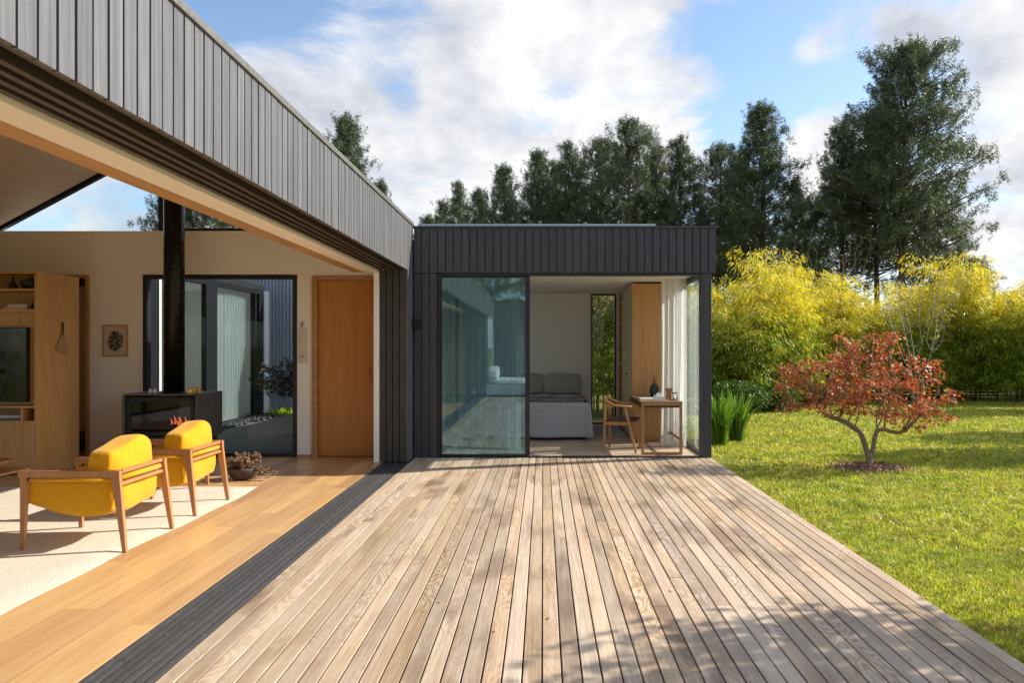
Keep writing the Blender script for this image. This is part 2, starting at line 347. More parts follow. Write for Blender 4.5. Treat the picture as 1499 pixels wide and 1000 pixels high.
def special_mats():
    # looped wool rug
    m, nt = newmat('rug_wool'); g = G(nt); v = g.coords()
    vo = g.n('ShaderNodeTexVoronoi'); g.put(vo.inputs['Vector'], g.coords((1, 1.6, 1))); vo.inputs['Scale'].default_value = 150
    big = g.noise(v, 3, 4); fl = g.noise(v, 110, 3, 0.7)
    c = g.mix(big, (0.64, 0.57, 0.455), (0.74, 0.68, 0.57)); c = g.mix(g.rng(fl, 0.55, 0.75, 0, 0.55), c, (0.46, 0.36, 0.24))
    g.out(g.bsdf(c, 0.95, 0, g.bump(g.m('ADD', vo.outputs['Distance'], fl), 0.6, 0.006), 0.1)); MATS['rug_wool'] = m
    # quilted bedspread
    m, nt = newmat('quilt'); g = G(nt)
    tc = g.n('ShaderNodeTexCoord'); sp = g.n('ShaderNodeSeparateXYZ'); g.L.new(tc.outputs['Object'], sp.inputs[0])
    zy = g.m('ADD', sp.outputs[1], sp.outputs[2])
    def rid(x): return g.m('ABSOLUTE', g.m('SINE', g.m('MULTIPLY', x, math.pi/0.055)))
    h = g.m('MULTIPLY', g.m('POWER', rid(sp.outputs[0]), 0.4), g.m('POWER', rid(zy), 0.4))
    c = g.mix(h, (0.42, 0.415, 0.44), (0.48, 0.475, 0.50))
    g.out(g.bsdf(c, 0.85, 0, g.bump(h, 0.5, 0.014), 0.2)); MATS['quilt'] = m
    # black and white patterned throw
    m, nt = newmat('throw_pattern'); g = G(nt)
    f = g.noise(g.coords((1, 1, 1)), 16, 2, 0.5, 2.5)
    c = g.mix(g.rng(g.m('ABSOLUTE', g.m('SUBTRACT', f, 0.5)), 0.035, 0.05, 1, 0), (0.018, 0.017, 0.02), (0.62, 0.60, 0.58))
    g.out(g.bsdf(c, 0.9, 0, g.bump(f, 0.2, 0.01), 0.1)); MATS['throw_pattern'] = m
    # lawn base
    m, nt = newmat('lawn'); g = G(nt); v = g.coords()
    a = g.noise(v, 0.7, 4); b = g.noise(v, 28, 5, 0.7)
    c = g.mix(b, (0.09, 0.10, 0.014), (0.26, 0.26, 0.04)); c = g.mix(g.rng(a, 0.5, 0.7, 0, 0.5), c, (0.27, 0.26, 0.06))
    g.out(g.bsdf(c, 0.9, 0, g.bump(b, 0.8, 0.03), 0.2)); MATS['lawn'] = m
    # print on the wall
    m, nt = newmat('ink_print'); g = G(nt); v = g.coords()
    f = g.noise(g.coords((1.0, 1, 1.0)), 22, 5, 0.6, 1.5)
    sp = g.n('ShaderNodeSeparateXYZ'); tc = g.n('ShaderNodeTexCoord'); g.L.new(tc.outputs['Object'], sp.inputs[0])
    rx = g.m('MULTIPLY', sp.outputs[0], sp.outputs[0]); rz = g.m('MULTIPLY', sp.outputs[2], sp.outputs[2])
    d = g.m('ADD', g.m('MULTIPLY', rx, 60), g.m('MULTIPLY', rz, 34))
    k = g.m('LESS_THAN', g.m('ADD', d, g.m('MULTIPLY', f, 1.3)), 1.25)
    k2 = g.m('MULTIPLY', k, g.m('GREATER_THAN', g.noise(v, 60, 2, 0.5, 1.0), 0.42))
    g.out(g.bsdf(g.mix(k2, (0.62, 0.52, 0.38), (0.035, 0.028, 0.022)), 0.7)); MATS['ink_print'] = m
    # bark with red stone etc. firebox
    m, nt = newmat('firebrick'); g = G(nt); f = g.noise(g.coords(), 20, 4)
    g.out(g.bsdf(g.mix(f, (0.14, 0.10, 0.07), (0.34, 0.25, 0.18)), 0.9)); MATS['firebrick'] = m
    m, nt = newmat('flame_glow'); g = G(nt); e = g.n('ShaderNodeEmission'); e.inputs[0].default_value = (1.0, 0.32, 0.14, 1); e.inputs[1].default_value = 0.7
    g.out(e.outputs[0]); MATS['flame_glow'] = m
special_mats()
M = MATS

# ------------------------------------------------------------------ mesh helpers
class MB:
    def __init__(s): s.v = []; s.f = []; s.smooth = []
    def add(s, vs, fs, smooth=False):
        o = len(s.v); s.v += [tuple(v) for v in vs]; s.f += [tuple(i+o for i in f) for f in fs]; s.smooth += [smooth]*len(fs); return s
    def box(s, x0, x1, y0, y1, z0, z1):
        return s.add([(x0,y0,z0),(x1,y0,z0),(x1,y1,z0),(x0,y1,z0),(x0,y0,z1),(x1,y0,z1),(x1,y1,z1),(x0,y1,z1)],
              [(0,3,2,1),(4,5,6,7),(0,1,5,4),(1,2,6,5),(2,3,7,6),(3,0,4,7)])
    def prism(s, pts, axis, a, b):
        """closed 2-D polygon extruded along axis from a to b"""
        n = len(pts)
        def mk(p, t):
            if axis == 0: return (t, p[0], p[1])
            if axis == 1: return (p[0], t, p[1])
            return (p[0], p[1], t)
        vs = [mk(p, a) for p in pts]+[mk(p, b) for p in pts]
        fs = [tuple(range(n)), tuple(range(2*n-1, n-1, -1))]+[(i, (i+1) % n, n+(i+1) % n, n+i) for i in range(n)]
        return s.add(vs, fs)
    def tube(s, pts, rad, n=8, cap=True, smooth=True, flat=1.0):
        pts = [Vector(p) for p in pts]; k = len(pts)
        if not hasattr(rad, '__len__'): rad = [rad]*k
        vs = []; up = None
        for i, p in enumerate(pts):
            d = (pts[min(i+1, k-1)]-pts[max(i-1, 0)]).normalized()
            if up is None: up = Vector((0,0,1)) if abs(d.z) < 0.9 else Vector((0,1,0))
            a = d.cross(up)
            if a.length < 1e-5: a = d.orthogonal()
            a.normalize(); b = a.cross(d).normalized(); up = b
            for j in range(n):
                t = 2*math.pi*j/n; vs.append(p+a*math.cos(t)*rad[i]+b*math.sin(t)*rad[i]*flat)
        fs = [(i*n+j, i*n+(j+1) % n, (i+1)*n+(j+1) % n, (i+1)*n+j) for i in range(k-1) for j in range(n)]
        if cap: fs += [tuple(range(n-1, -1, -1)), tuple((k-1)*n+j for j in range(n))]
        return s.add(vs, fs, smooth)
    def lathe(s, prof, c=(0,0,0), n=24, smooth=True):
        vs = []; fs = []
        for r, z in prof:
            for j in range(n):
                t = 2*math.pi*j/n; vs.append((c[0]+r*math.cos(t), c[1]+r*math.sin(t), c[2]+z))
        for i in range(len(prof)-1):
            for j in range(n): fs.append((i*n+j, i*n+(j+1) % n, (i+1)*n+(j+1) % n, (i+1)*n+j))
        fs.append(tuple(range(n-1, -1, -1))); fs.append(tuple((len(prof)-1)*n+j for j in range(n)))
        return s.add(vs, fs, smooth)
    def taper(s, p0, p1, w0, w1):
        """leg: rectangular section w0=(wx,wy) at p0 to w1 at p1"""
        vs = []
        for p, w in ((p0, w0), (p1, w1)):
            for sx, sy in ((-1,-1),(1,-1),(1,1),(-1,1)): vs.append((p[0]+sx*w[0]/2, p[1]+sy*w[1]/2, p[2]))
        return s.add(vs, [(3,2,1,0),(4,5,6,7),(0,1,5,4),(1,2,6,5),(2,3,7,6),(3,0,4,7)])
    def grid(s, fn, nu, nv, smooth=True, closed_u=False):
        vs = [fn(i/(nu if closed_u else nu-1), j/(nv-1)) for i in range(nu) for j in range(nv)]
        fs = [((i*nv+j), ((i+1) % nu)*nv+j, ((i+1) % nu)*nv+j+1, i*nv+j+1) for i in range(nu if closed_u else nu-1) for j in range(nv-1)]
        return s.add(vs, fs, smooth)

def tag(o, label=None, cat=None, group=None, kind=None):
    if label: o['label'] = label
    if cat: o['category'] = cat
    if group: o['group'] = group
    if kind: o['kind'] = kind
    return o
def link(name, me, mat, parent=None, loc=(0,0,0), rz=0.0, bevel=0.0, subsurf=0, solid=0.0):
    mats = mat if isinstance(mat, (list, tuple)) else [mat]
    for x in mats: me.materials.append(M[x] if isinstance(x, str) else x)
    o = bpy.data.objects.new(name, me); COL.objects.link(o)
    o.location = loc; o.rotation_euler = (0, 0, rz)
    if parent: o.parent = parent
    if solid: md = o.modifiers.new('thick', 'SOLIDIFY'); md.thickness = solid; md.offset = 0
    if bevel:
        md = o.modifiers.new('bevel', 'BEVEL'); md.width = bevel; md.segments = 2; md.limit_method = 'ANGLE'; md.angle_limit = math.radians(40)
    if subsurf: md = o.modifiers.new('sub', 'SUBSURF'); md.levels = subsurf; md.render_levels = subsurf
    return o
def obj(name, mb, mat, parent=None, **k):
    me = bpy.data.meshes.new(name); me.from_pydata(mb.v, [], mb.f); me.update()
    me.polygons.foreach_set('use_smooth', mb.smooth)
    return link(name, me, mat, parent, **k)
def empty(name, loc=(0,0,0), rz=0.0, label=None, cat=None, group=None, kind=None):
    o = bpy.data.objects.new(name, None); COL.objects.link(o); o.location = loc; o.rotation_euler = (0,0,rz); o.empty_display_size = 0.1
    return tag(o, label, cat, group, kind)
def npmesh(name, V, Fq):
    """V (n,3) float, Fq (m,k) int"""
    me = bpy.data.meshes.new(name); V = np.ascontiguousarray(V, dtype=np.float32); Fq = np.ascontiguousarray(Fq, dtype=np.int32)
    k = Fq.shape[1]
    me.vertices.add(len(V)); me.vertices.foreach_set('co', V.ravel())
    me.loops.add(Fq.size); me.loops.foreach_set('vertex_index', Fq.ravel())
    me.polygons.add(len(Fq)); me.polygons.foreach_set('loop_start', np.arange(0, Fq.size, k, dtype=np.int32)); me.polygons.foreach_set('loop_total', np.full(len(Fq), k, dtype=np.int32))
    me.update(calc_edges=True); me.validate(); return me
def copy_tree(o, parent=None):
    c = o.copy(); COL.objects.link(c); c.parent = parent
    for ch in [x for x in bpy.data.objects if x.parent == o]: copy_tree(ch, c)
    return c
def unit(a): return a/np.maximum(np.linalg.norm(a, axis=-1, keepdims=True), 1e-9)
def blades(rs, base, d, L, w, taper=0.0):
    """narrow diamond leaves: base (n,3), unit direction d, length L, width w"""
    n = len(base); L = np.broadcast_to(np.asarray(L, float), (n,))[:, None]; w = np.broadcast_to(np.asarray(w, float), (n,))[:, None]
    side = unit(np.cross(d, unit(rs.normal(size=(n, 3)))))
    mid = base+d*L*0.45
    V = np.stack([base, mid+side*w/2, base+d*L, mid-side*w/2], axis=1).reshape(-1, 3)
    Fq = np.arange(4*n).reshape(n, 4)
    return V, Fq
def stack(parts):
    Vs = []; Fs = []; o = 0
    for V, Fq in parts: Vs.append(V); Fs.append(Fq+o); o += len(V)
    return np.concatenate(Vs), np.concatenate(Fs)
# ------------------------------------------------------------------ ground, deck, floors
rnd = random.Random(7)
def ground():
    # lawn: one sheet reaching the horizon, lowered a little below the deck, fine near the house
    mb = MB(); R = 900
    mb.add([(-R,-R,-0.16),(R,-R,-0.16),(R,R,-0.16),(-R,R,-0.16)], [(0,1,2,3)])
    tag(obj('ground', mb, 'lawn'), kind='structure')
    def h(x, y): return -0.05+0.018*math.sin(x*0.9+1)*math.sin(y*0.7)+0.01*math.sin(x*2.3+y*1.9)
    mb = MB().grid(lambda u, v: (2.24+16*u, -8+36*v, h(2.24+16*u, -8+36*v)), 60, 110)
    tag(obj('lawn', mb, 'lawn'), kind='structure')
    return h
lawn_h = ground()

DX0, NPL, PW = -1.680, 44, 0.0882
def deck():
    mb = MB(); r = random.Random(3)
    joists = [-6+0.51*i for i in range(32)]
    for i in range(NPL):
        x0 = DX0+i*PW+0.003; x1 = x0+PW-0.0075
        y = -6.0; yend = 9.815
        first = r.choice(joists[2:9]); cuts = []
        c = first
        while c < yend-0.8: cuts.append(c); c += 0.51*r.randint(6, 12)
        ys = [y]+cuts+[yend]
        for a, b in zip(ys[:-1], ys[1:]):
            dz = r.uniform(-0.0012, 0.0012)
            t = 0.0022
            x0b, x1b = x0+t, x1-t
            ya, yb = a+0.0015, b-0.0015
            # board with eased top edges
            mb.add([(x0,ya,-0.025),(x1,ya,-0.025),(x1,yb,-0.025),(x0,yb,-0.025),(x0,ya,-t+dz),(x1,ya,-t+dz),(x1,yb,-t+dz),(x0,yb,-t+dz),
                    (x0b,ya,dz),(x1b,ya,dz),(x1b,yb,dz),(x0b,yb,dz)],
                   [(0,1,5,4),(1,2,6,5),(2,3,7,6),(3,0,4,7),(4,5,9,8),(5,6,10,9),(6,7,11,10),(7,4,8,11),(8,9,10,11)])
    tag(obj('deck', mb, 'deck_wood'), kind='structure')
    mb = MB().box(DX0, DX0+NPL*PW-0.03, -6, 9.8, -0.15, -0.05)
    tag(obj('deck_base', mb, 'frame_dark'), kind='structure')
deck()

def floors():
    mb = MB().box(-8.6, -2.02, -5, 9.90, -0.15, 0.0)
    tag(obj('living_floor', mb, 'oak_floor'), kind='structure')
    mb = MB().box(-1.5, 2.10, 9.925, 14.25, -0.15, 0.0)
    tag(obj('bedroom_floor', mb, 'bed_floor'), kind='structure')
    # courtyard ground
    def ch(u, v):
        x = -5.85+2.7*u; y = 10.07+6.1*v
        z = 0.02+0.30*math.exp(-((x+4.1)**2/0.7+(y-13.0)**2/2.2))
        return (x, y, z)
    tag(obj('courtyard_gravel', MB().grid(ch, 40, 60), 'sand_gravel'), kind='structure')
floors()

def track():
    t = empty('door_track', (-1.85, 2.2, 0), label='black slotted floor track running between oak floor and timber deck', cat='door track')
    mb = MB().box(-0.168, 0.168, -7.2, 7.18, -0.09, -0.045)
    obj('track_bed', mb, 'black_metal', t)
    mb = MB(); sm = MB(); r = random.Random(2)
    n = 7; w = 0.336/n
    for i in range(n):
        x0 = -0.168+i*w+0.011; x1 = x0+w-0.023
        ys = [-7.2]+sorted(r.uniform(-6, 6) for _ in range(3))+[7.18]
        for a, b in zip(ys[:-1], ys[1:]): mb.box(x0, x1, a+0.002, b-0.002, -0.04, -0.001+r.uniform(-0.001, 0.001))
    obj('slat', mb, 'track', t)
    me = None
    for i in (0, 2, 4, 6):
        for k in range(20):
            y = 0.6+k*0.33+r.uniform(-.02, .02); x = -0.168+(i+0.5)*w
            if me is None:
                s0 = obj('screw', sm.lathe([(0.004, 0.0), (0.003, 0.001), (0.0, 0.0012)], (0, 0, 0), 6), 'aluminium', t); me = s0.data
            else: s0 = bpy.data.objects.new('screw', me); COL.objects.link(s0); s0.parent = t
            s0.location = (x, y, 0.0012)
track()

def boards_x(mb, X, y0, y1, z0, z1, pitch=0.103, th=0.022, side=1, gap=0.014, r=rnd):
    """vertical boards on a face looking along +x (side 1) or -x"""
    n = max(1, round((y1-y0)/pitch)); p = (y1-y0)/n
    for i in range(n):
        d = r.uniform(-0.0015, 0.0015)
        a, b = (X-th*side, X+d) if side > 0 else (X+d, X+th)
        mb.box(min(a,b), max(a,b), y0+i*p+gap/2, y0+(i+1)*p-gap/2, z0+r.uniform(-0.001, 0.001), z1)
def boards_y(mb, Y, x0, x1, z0, z1, pitch=0.103, th=0.022, gap=0.011, side=-1, r=rnd):
    n = max(1, round((x1-x0)/pitch)); p = (x1-x0)/n
    for i in range(n):
        d = r.uniform(-0.0015, 0.0015)
        a, b = (Y+d, Y+th) if side < 0 else (Y-th, Y+d)
        mb.box(x0+i*p+gap/2, x0+(i+1)*p-gap/2, min(a,b), max(a,b), z0+r.uniform(-0.001, 0.001), z1)

# ------------------------------------------------------------------ living room building
LX = -1.70; FB, FT = 2.42, 3.03
def frame_rect(mb, axis, u0, u1, z0, z1, w, a, b):
    """four bars round an opening; axis 1: opening lies in x-z at depth a..b, axis 0: in y-z"""
    def bx(p0, p1, q0, q1):
        if axis == 1: mb.box(p0, p1, a, b, q0, q1)
        else: mb.box(a, b, p0, p1, q0, q1)
    bx(u0, u0+w, z0, z1); bx(u1-w, u1, z0, z1); bx(u0+w, u1-w, z1-w, z1); bx(u0+w, u1-w, z0, z0+w)

def living():
    b = empty('living_room_building', (-5, 3, 0), label='long silver grey clad wing with open living room and gabled timber ceiling', cat='building')
    def part(name, mb, mat, parent=b, **k):
        q = obj(name, mb, mat, None, **k)
        if parent is b:
            q.parent = b; q.matrix_parent_inverse = Matrix.Translation((5, -3, 0))
        else: q.parent = parent; q.matrix_parent_inverse = parent.matrix_world.inverted() if parent.type == 'EMPTY' else Matrix.Identity(4)
        return q
    mb = MB(); boards_x(mb, LX, -5.0, 9.44, FB, FT); boards_x(mb, LX, 9.44, 9.815, 0.0, FT, 0.125)
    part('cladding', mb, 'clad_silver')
    mb = MB().box(-1.78, LX-0.024, -5.0, 9.44, FB+0.02, FT-0.01).box(-1.78, LX-0.024, 9.44, 9.95, 0, FT-0.01)
    part('fascia_core', mb, 'rail_brown')
    mb = MB().box(-2.1, LX+0.015, -5.02, 9.83, FT, FT+0.045)
    part('roof_cap', mb, 'cap_grey', bevel=0.004)
    # sliding door rails above the opening
    mb = MB().box(-2.07, -1.782, -5, 9.44, FB+0.06, FB+0.10)
    part('rail_recess', mb, 'black_metal')
    mb = MB()
    for x in (-1.835, -1.905, -1.975, -2.045): mb.box(x-0.016, x+0.016, -5, 9.44, FB-0.004, FB+0.058)
    part('door_rail', mb, 'rail_brown')
    mb = MB().box(-2.25, -2.072, -5, 9.55, FB-0.03, FB+0.2)
    part('lintel', mb, 'cream', bevel=0.003)
    mb = MB().box(-2.40, -2.252, -5, 9.45, FB-0.028, FB+0.02)
    part('timber_soffit', mb, 'trim_wood')
    # jamb faced with dark boards at the end of the opening
    mb = MB(); boards_y(mb, 9.44, -2.055, -1.725, 0.0, FB-0.002, 0.0825, 0.03, 0.012)
    part('jamb', mb, 'clad_jamb')
    mb = MB().box(-2.055, -1.79, 9.472, 9.9, 0, FB)
    part('jamb_core', mb, 'black_metal')
    mb = MB().box(-2.125, -2.058, 9.42, 9.9, 0.0, FB-0.032)
    part('door_reveal', mb, 'plaster_white', bevel=0.003)
    # walls: the gable end wall with its openings
    mb = MB(); a, c = 9.90, 10.05; T = 2.98
    mb.box(-8.6, -6.90, a, c, 0, T); mb.box(-6.90, -5.97, a, c, 2.38, T); mb.box(-5.97, -5.27, a, c, 0, T); mb.box(-5.27, -3.24, a, c, 2.405, T)
    mb.box(-3.24, -3.045, a, c, 0, T); mb.box(-3.045, -2.215, a, c, 2.385, T); mb.box(-2.215, -1.79, a, c, 0, 2.9)
    part('end_wall', mb, 'plaster')
    mb = MB().box(-8.75, -8.6, 7.8, 10.05, 0, 2.5).box(-8.75, -8.6, -5, 7.8, 2.28, 2.5).box(-8.75, -8.6, -5, -4.2, 0, 2.28)
    part('side_wall', mb, 'plaster')
    part('near_wall', MB().box(-8.6, -2.05, -5.15, -5.0, 0, 3.6), 'oak_panel')
    for k, (x, ya, yb) in enumerate(((-1.835, -4.9, -2.3), (-1.905, -2.4, 0.3), (-1.975, -2.3, 0.4))):
        fr = MB(); frame_rect(fr, 0, ya, yb, 0.004, FB-0.006, 0.06, x-0.02, x+0.02)
        q = part('sliding_panel', fr, 'frame_dark'); part('pane', MB().box(x-0.004, x+0.004, ya+0.055, yb-0.055, 0.06, FB-0.07), 'glass_teal', q)
    fr = MB(); frame_rect(fr, 0, -4.2, 7.8, 0, 2.28, 0.05, -8.72, -8.64)  # unseen glazing added in the left wall to let more daylight in
    for y in (-1.2, 1.8, 4.8): fr.box(-8.72, -8.64, y-0.03, y+0.03, 0.05, 2.23)
    q = part('added_side_window', fr, 'frame_dark'); part('pane', MB().box(-8.685, -8.675, -4.15, 7.75, 0.05, 2.23), 'glass_clear', q)
    part('skirting', MB().box(-5.97, -5.27, 9.886, 9.9, 0, 0.03), 'trim_wood'); part('skirting', MB().box(-3.24, -3.05, 9.886, 9.9, 0, 0.03), 'trim_wood')
    # roof: gable profile
    prof = [(-2.10, 2.62), (-4.2, 4.66), (-8.6, 2.30), (-8.9, 2.32), (-4.2, 4.86), (-2.5, 3.16), (-1.80, 3.0), (-1.80, 2.62)]
    part('roof', MB().prism(prof, 1, -5.1, 10.12), 'frame_dark')
    mb = MB()
    def slope(x): return 4.66-(x+4.2)*(4.66-2.62)/2.1 if x > -4.2 else 4.66+(x+4.2)*(4.66-2.30)/4.4
    for (xa, xb) in ((-4.2, -8.55), (-4.2, -2.12)):
        n = int(abs(xb-xa)/0.19)
        for i in range(n):
            p0 = xa+(xb-xa)*i/n; p1 = xa+(xb-xa)*(i+1)/n-0.004*(1 if xb > xa else -1)
            mb.prism([(p0, slope(p0)-0.03), (p1, slope(p1)-0.03), (p1, slope(p1)-0.004), (p0, slope(p0)-0.004)], 1, -4.98, 9.89)
    part('ceiling', mb, 'ceiling_wood')
    # clerestory glazing in the gable
    fr = MB()
    fr.prism([(-7.33, 2.98), (-4.2, 4.66), (-2.4, 2.98), (-2.5, 2.98), (-4.2, 4.58), (-7.2, 2.98)], 1, 9.93, 9.99)
    fr.box(-3.85-0.7, -5.08+0.53, 9.93, 9.99, 2.98, 3.01).box(-5.08, -4.98, 9.92, 9.99, 2.98, 4.2).box(-4.98, -2.5, 9.93, 9.985, 2.982, 3.02)
    q = part('clerestory', fr, 'frame_dark')
    pn = MB().prism([(-7.2, 2.984), (-4.2, 4.6), (-2.5, 3.03)], 1, 9.955, 9.965)
    part('pane', pn, 'glass_clear', q)
    # picture window to the courtyard
    fr = MB(); frame_rect(fr, 1, -5.27, -3.24, 0.0, 2.40, 0.055, 9.89, 9.99)
    q = part('courtyard_window', fr, 'frame_dark', bevel=0.003)
    part('pane', MB().box(-5.22, -3.29, 9.935, 9.945, 0.05, 2.35), 'glass_clear', q)
    # oak door
    fr = MB().box(-3.04, -2.97, 9.87, 10.0, 0, 2.38).box(-2.97, -2.222, 9.87, 10.0, 2.33, 2.38).box(-2.228, -2.215, 9.88, 10.0, 0, 2.33)
    d = part('door_frame', fr, 'trim_wood', bevel=0.002)
    lf = part('door', MB().box(-2.967, -2.231, 9.925, 9.965, 0.006, 2.327), 'door_wood', bevel=0.002)
    hn = MB().tube([(-2.285, 9.915, 1.16), (-2.285, 9.885, 1.16), (-2.285, 9.880, 1.0), (-2.25, 9.880, 0.99)], 0.008, 8)
    part('handle', hn, 'brass', lf)
    part('lock', MB().lathe([(0.014, 0), (0.014, 0.01)], (-2.245, 9.92, 0.9), 10), 'aluminium', lf)
    # doorway trim at the far left, with the passage behind it
    fr = MB().box(-6.015, -5.97, 9.87, 10.06, 0, 2.40).box(-6.9, -6.015, 9.87, 10.06, 2.36, 2.40)
    part('doorway_frame', fr, 'trim_wood', bevel=0.002)
    mb = MB().box(-7.3, -5.94, 11.6, 11.7, 0, 2.6).box(-7.4, -7.3, 10.05, 11.7, 0, 2.6).box(-5.97, -5.94, 10.05, 11.6, 0, 2.6).box(-7.4, -5.94, 10.05, 11.7, 2.6, 2.68)
    part('passage_wall', mb, 'plaster')
    part('closet_door', MB().box(-7.2, -5.975, 10.30, 10.34, 0.30, 2.28), 'beige_panel')
    part('passage_floor', MB().box(-7.3, -5.97, 10.06, 11.6, -0.1, 0.0), 'bed_floor')
    part('door_knob', MB().lathe([(0.012,0),(0.018,0.012),(0.0,0.02)], (-6.6, 10.88, 0.98), 10), 'frame_dark')
    return b
living()

# ------------------------------------------------------------------ bedroom building
BY = 9.82
def bedroom():
    b = empty('bedroom_building', (0.3, 12, 0), label='flat roofed bedroom box clad in charcoal boards with wide sliding glass door', cat='building')
    inv = Matrix.Translation((-0.3, -12, 0))
    def part(name, mb, mat, parent=None, **k):
        q = obj(name, mb, mat, None, **k)
        if parent is None: q.parent = b; q.matrix_parent_inverse = inv
        else: q.parent = parent
        return q
    mb = MB(); r = random.Random(5)
    boards_y(mb, BY-0.02, -1.69, 2.26, FB+0.0, 3.0, 0.103, 0.024)
    boards_y(mb, BY+0.0, -1.69, -1.385, 0.0, FB-0.002, 0.1017, 0.024)
    boards_x(mb, 2.262, BY+0.005, 14.4, FB, 3.0, 0.103, 0.024)
    boards_x(mb, 2.20, BY+0.15, 9.98, 0.0, FB-0.002, 0.1, 0.02)
    boards_x(mb, 2.20, 11.56, 14.4, -0.1, FB-0.002, 0.103, 0.024)
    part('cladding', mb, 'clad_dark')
    mb = MB().box(-1.67, 2.235, BY+0.006, BY+0.12, FB+0.01, 3.0).box(-1.67, -1.39, BY+0.026, BY+0.12, 0, FB)
    mb.box(2.12, 2.236, BY+0.121, 14.38, FB+0.01, 3.0).box(2.09, 2.174, 11.56, 14.38, -0.1, FB)
    part('wall_core', mb, 'black_metal')
    part('roof_cap', MB().box(-1.70, 2.285, BY-0.035, 14.45, 3.0, 3.03), 'clad_dark', bevel=0.003)
    part('corner_post', MB().box(2.065, 2.20, BY-0.002, BY+0.148, -0.02, FB+0.004), 'clad_dark', bevel=0.003)
    # interior shell
    part('ceiling', MB().box(-1.5, 2.11, BY+0.122, 14.1, 2.45, 2.50).box(-1.5, 2.11, BY+0.122, BY+0.20, 2.40, 2.449), 'plaster_white')
    mb = MB().box(-1.6, 0.90, 14.1, 14.25, 0, 2.5).box(1.37, 2.08, 14.1, 14.25, 0, 2.5)
    part('back_wall', mb, 'plaster_white')
    part('side_wall', MB().box(-1.65, -1.5, BY+0.122, 11.5, 0, 2.5).box(-1.65, -1.5, 11.5, 13.9, 2.4, 2.5).box(-1.65, -1.5, 13.9, 14.25, 0, 2.5), 'plaster_white')
    part('side_wall', MB().box(2.0, 2.089, 11.62, 14.1, 0, 2.45), 'plaster_white')
    fr = MB(); frame_rect(fr, 0, 11.5, 13.9, 0, 2.4, 0.04, -1.63, -1.56)  # invented window in the hidden west wall, added to brighten the bedroom
    q = part('courtyard_window', fr, 'frame_dark'); part('pane', MB().box(-1.6, -1.59, 11.54, 13.86, 0.04, 2.36), 'glass_clear', q)
    mb = MB(); boards_x(mb, -1.66, 11.55, 14.3, 2.5, 3.0, 0.103, 0.02, side=-1); boards_y(mb, 14.28, -1.6, 0.89, 0, 3.0, side=1); boards_y(mb, 14.28, 1.38, 2.1, 0, 3.0, side=1)
    part('rear_cladding', mb, 'clad_silver')
    # tall window in the back wall
    fr = MB(); frame_rect(fr, 1, 0.90, 1.37, 0.0, 2.449, 0.028, 14.08, 14.2)
    q = part('narrow_window', fr, 'frame_dark'); part('pane', MB().box(0.926, 1.344, 14.12, 14.13, 0.026, 2.42), 'glass_clear', q)
    # lining frame of the big opening
    mb = MB().box(-1.384, -1.352, BY+0.012, BY+0.12, 0, FB).box(-1.352, 2.064, BY+0.002, BY+0.12, FB-0.035, FB-0.003).box(-1.352, 2.064, BY-0.004, BY+0.105, -0.03, 0.012)
    part('opening_frame', mb, 'frame_dark')
    # sliding glass door, closed half
    fr = MB(); frame_rect(fr, 1, -1.351, -0.175, 0.013, FB-0.036, 0.024, BY+0.03, BY+0.075)
    fr.box(-0.235, -0.199, BY+0.025, BY+0.03, 0.013, FB-0.036)
    q = part('sliding_door', fr, 'frame_dark'); part('pane', MB().box(-1.328, -0.198, BY+0.047, BY+0.055, 0.036, FB-0.06), 'glass_teal', q)
    # side glazing
    fr = MB(); frame_rect(fr, 0, BY+0.15, 11.55, 0.0, FB-0.004, 0.035, 2.085, 2.15)
    fr.box(2.09, 2.145, 11.28, 11.33, 0.035, FB-0.04)
    q = part('side_glazing', fr, 'frame_dark'); part('pane', MB().box(2.112, 2.120, BY+0.18, 11.52, 0.03, FB-0.03), 'glass_clear', q)
bedroom()
def solar():
    w = 109*9.95/1100
    for i in range(4):
        x0 = P(960, 0, 9.95)[0]-w*(i+1)
        x0c = max(x0, -1.66)
        t = empty('solar_panel', ((x0c+x0+w)/2, 10.8, 3.045), label=['thin solar panel at the right end of the bedroom roof row', 'second solar panel from the right along the bedroom roof edge', 'third solar panel from the right along the bedroom roof edge', 'solar panel closest to the silver clad wing on the bedroom roof'][i], cat='solar panel', group='solar panels on the bedroom roof')
        hx = (x0+w-x0c)/2
        mb = MB(); mb.box(-hx+0.004, hx-0.004, -0.86, -0.83, 0, 0.035).box(-hx+0.004, hx-0.004, 0.80, 0.83, 0, 0.035).box(-hx+0.004, -hx+0.03, -0.83, 0.80, 0, 0.035).box(hx-0.03, hx-0.004, -0.83, 0.80, 0, 0.035)
        obj('panel_frame', mb, 'aluminium', t)
        obj('solar_cells', MB().box(-hx+0.031, hx-0.031, -0.829, 0.799, 0.012, 0.028), 'screen', t)
solar()

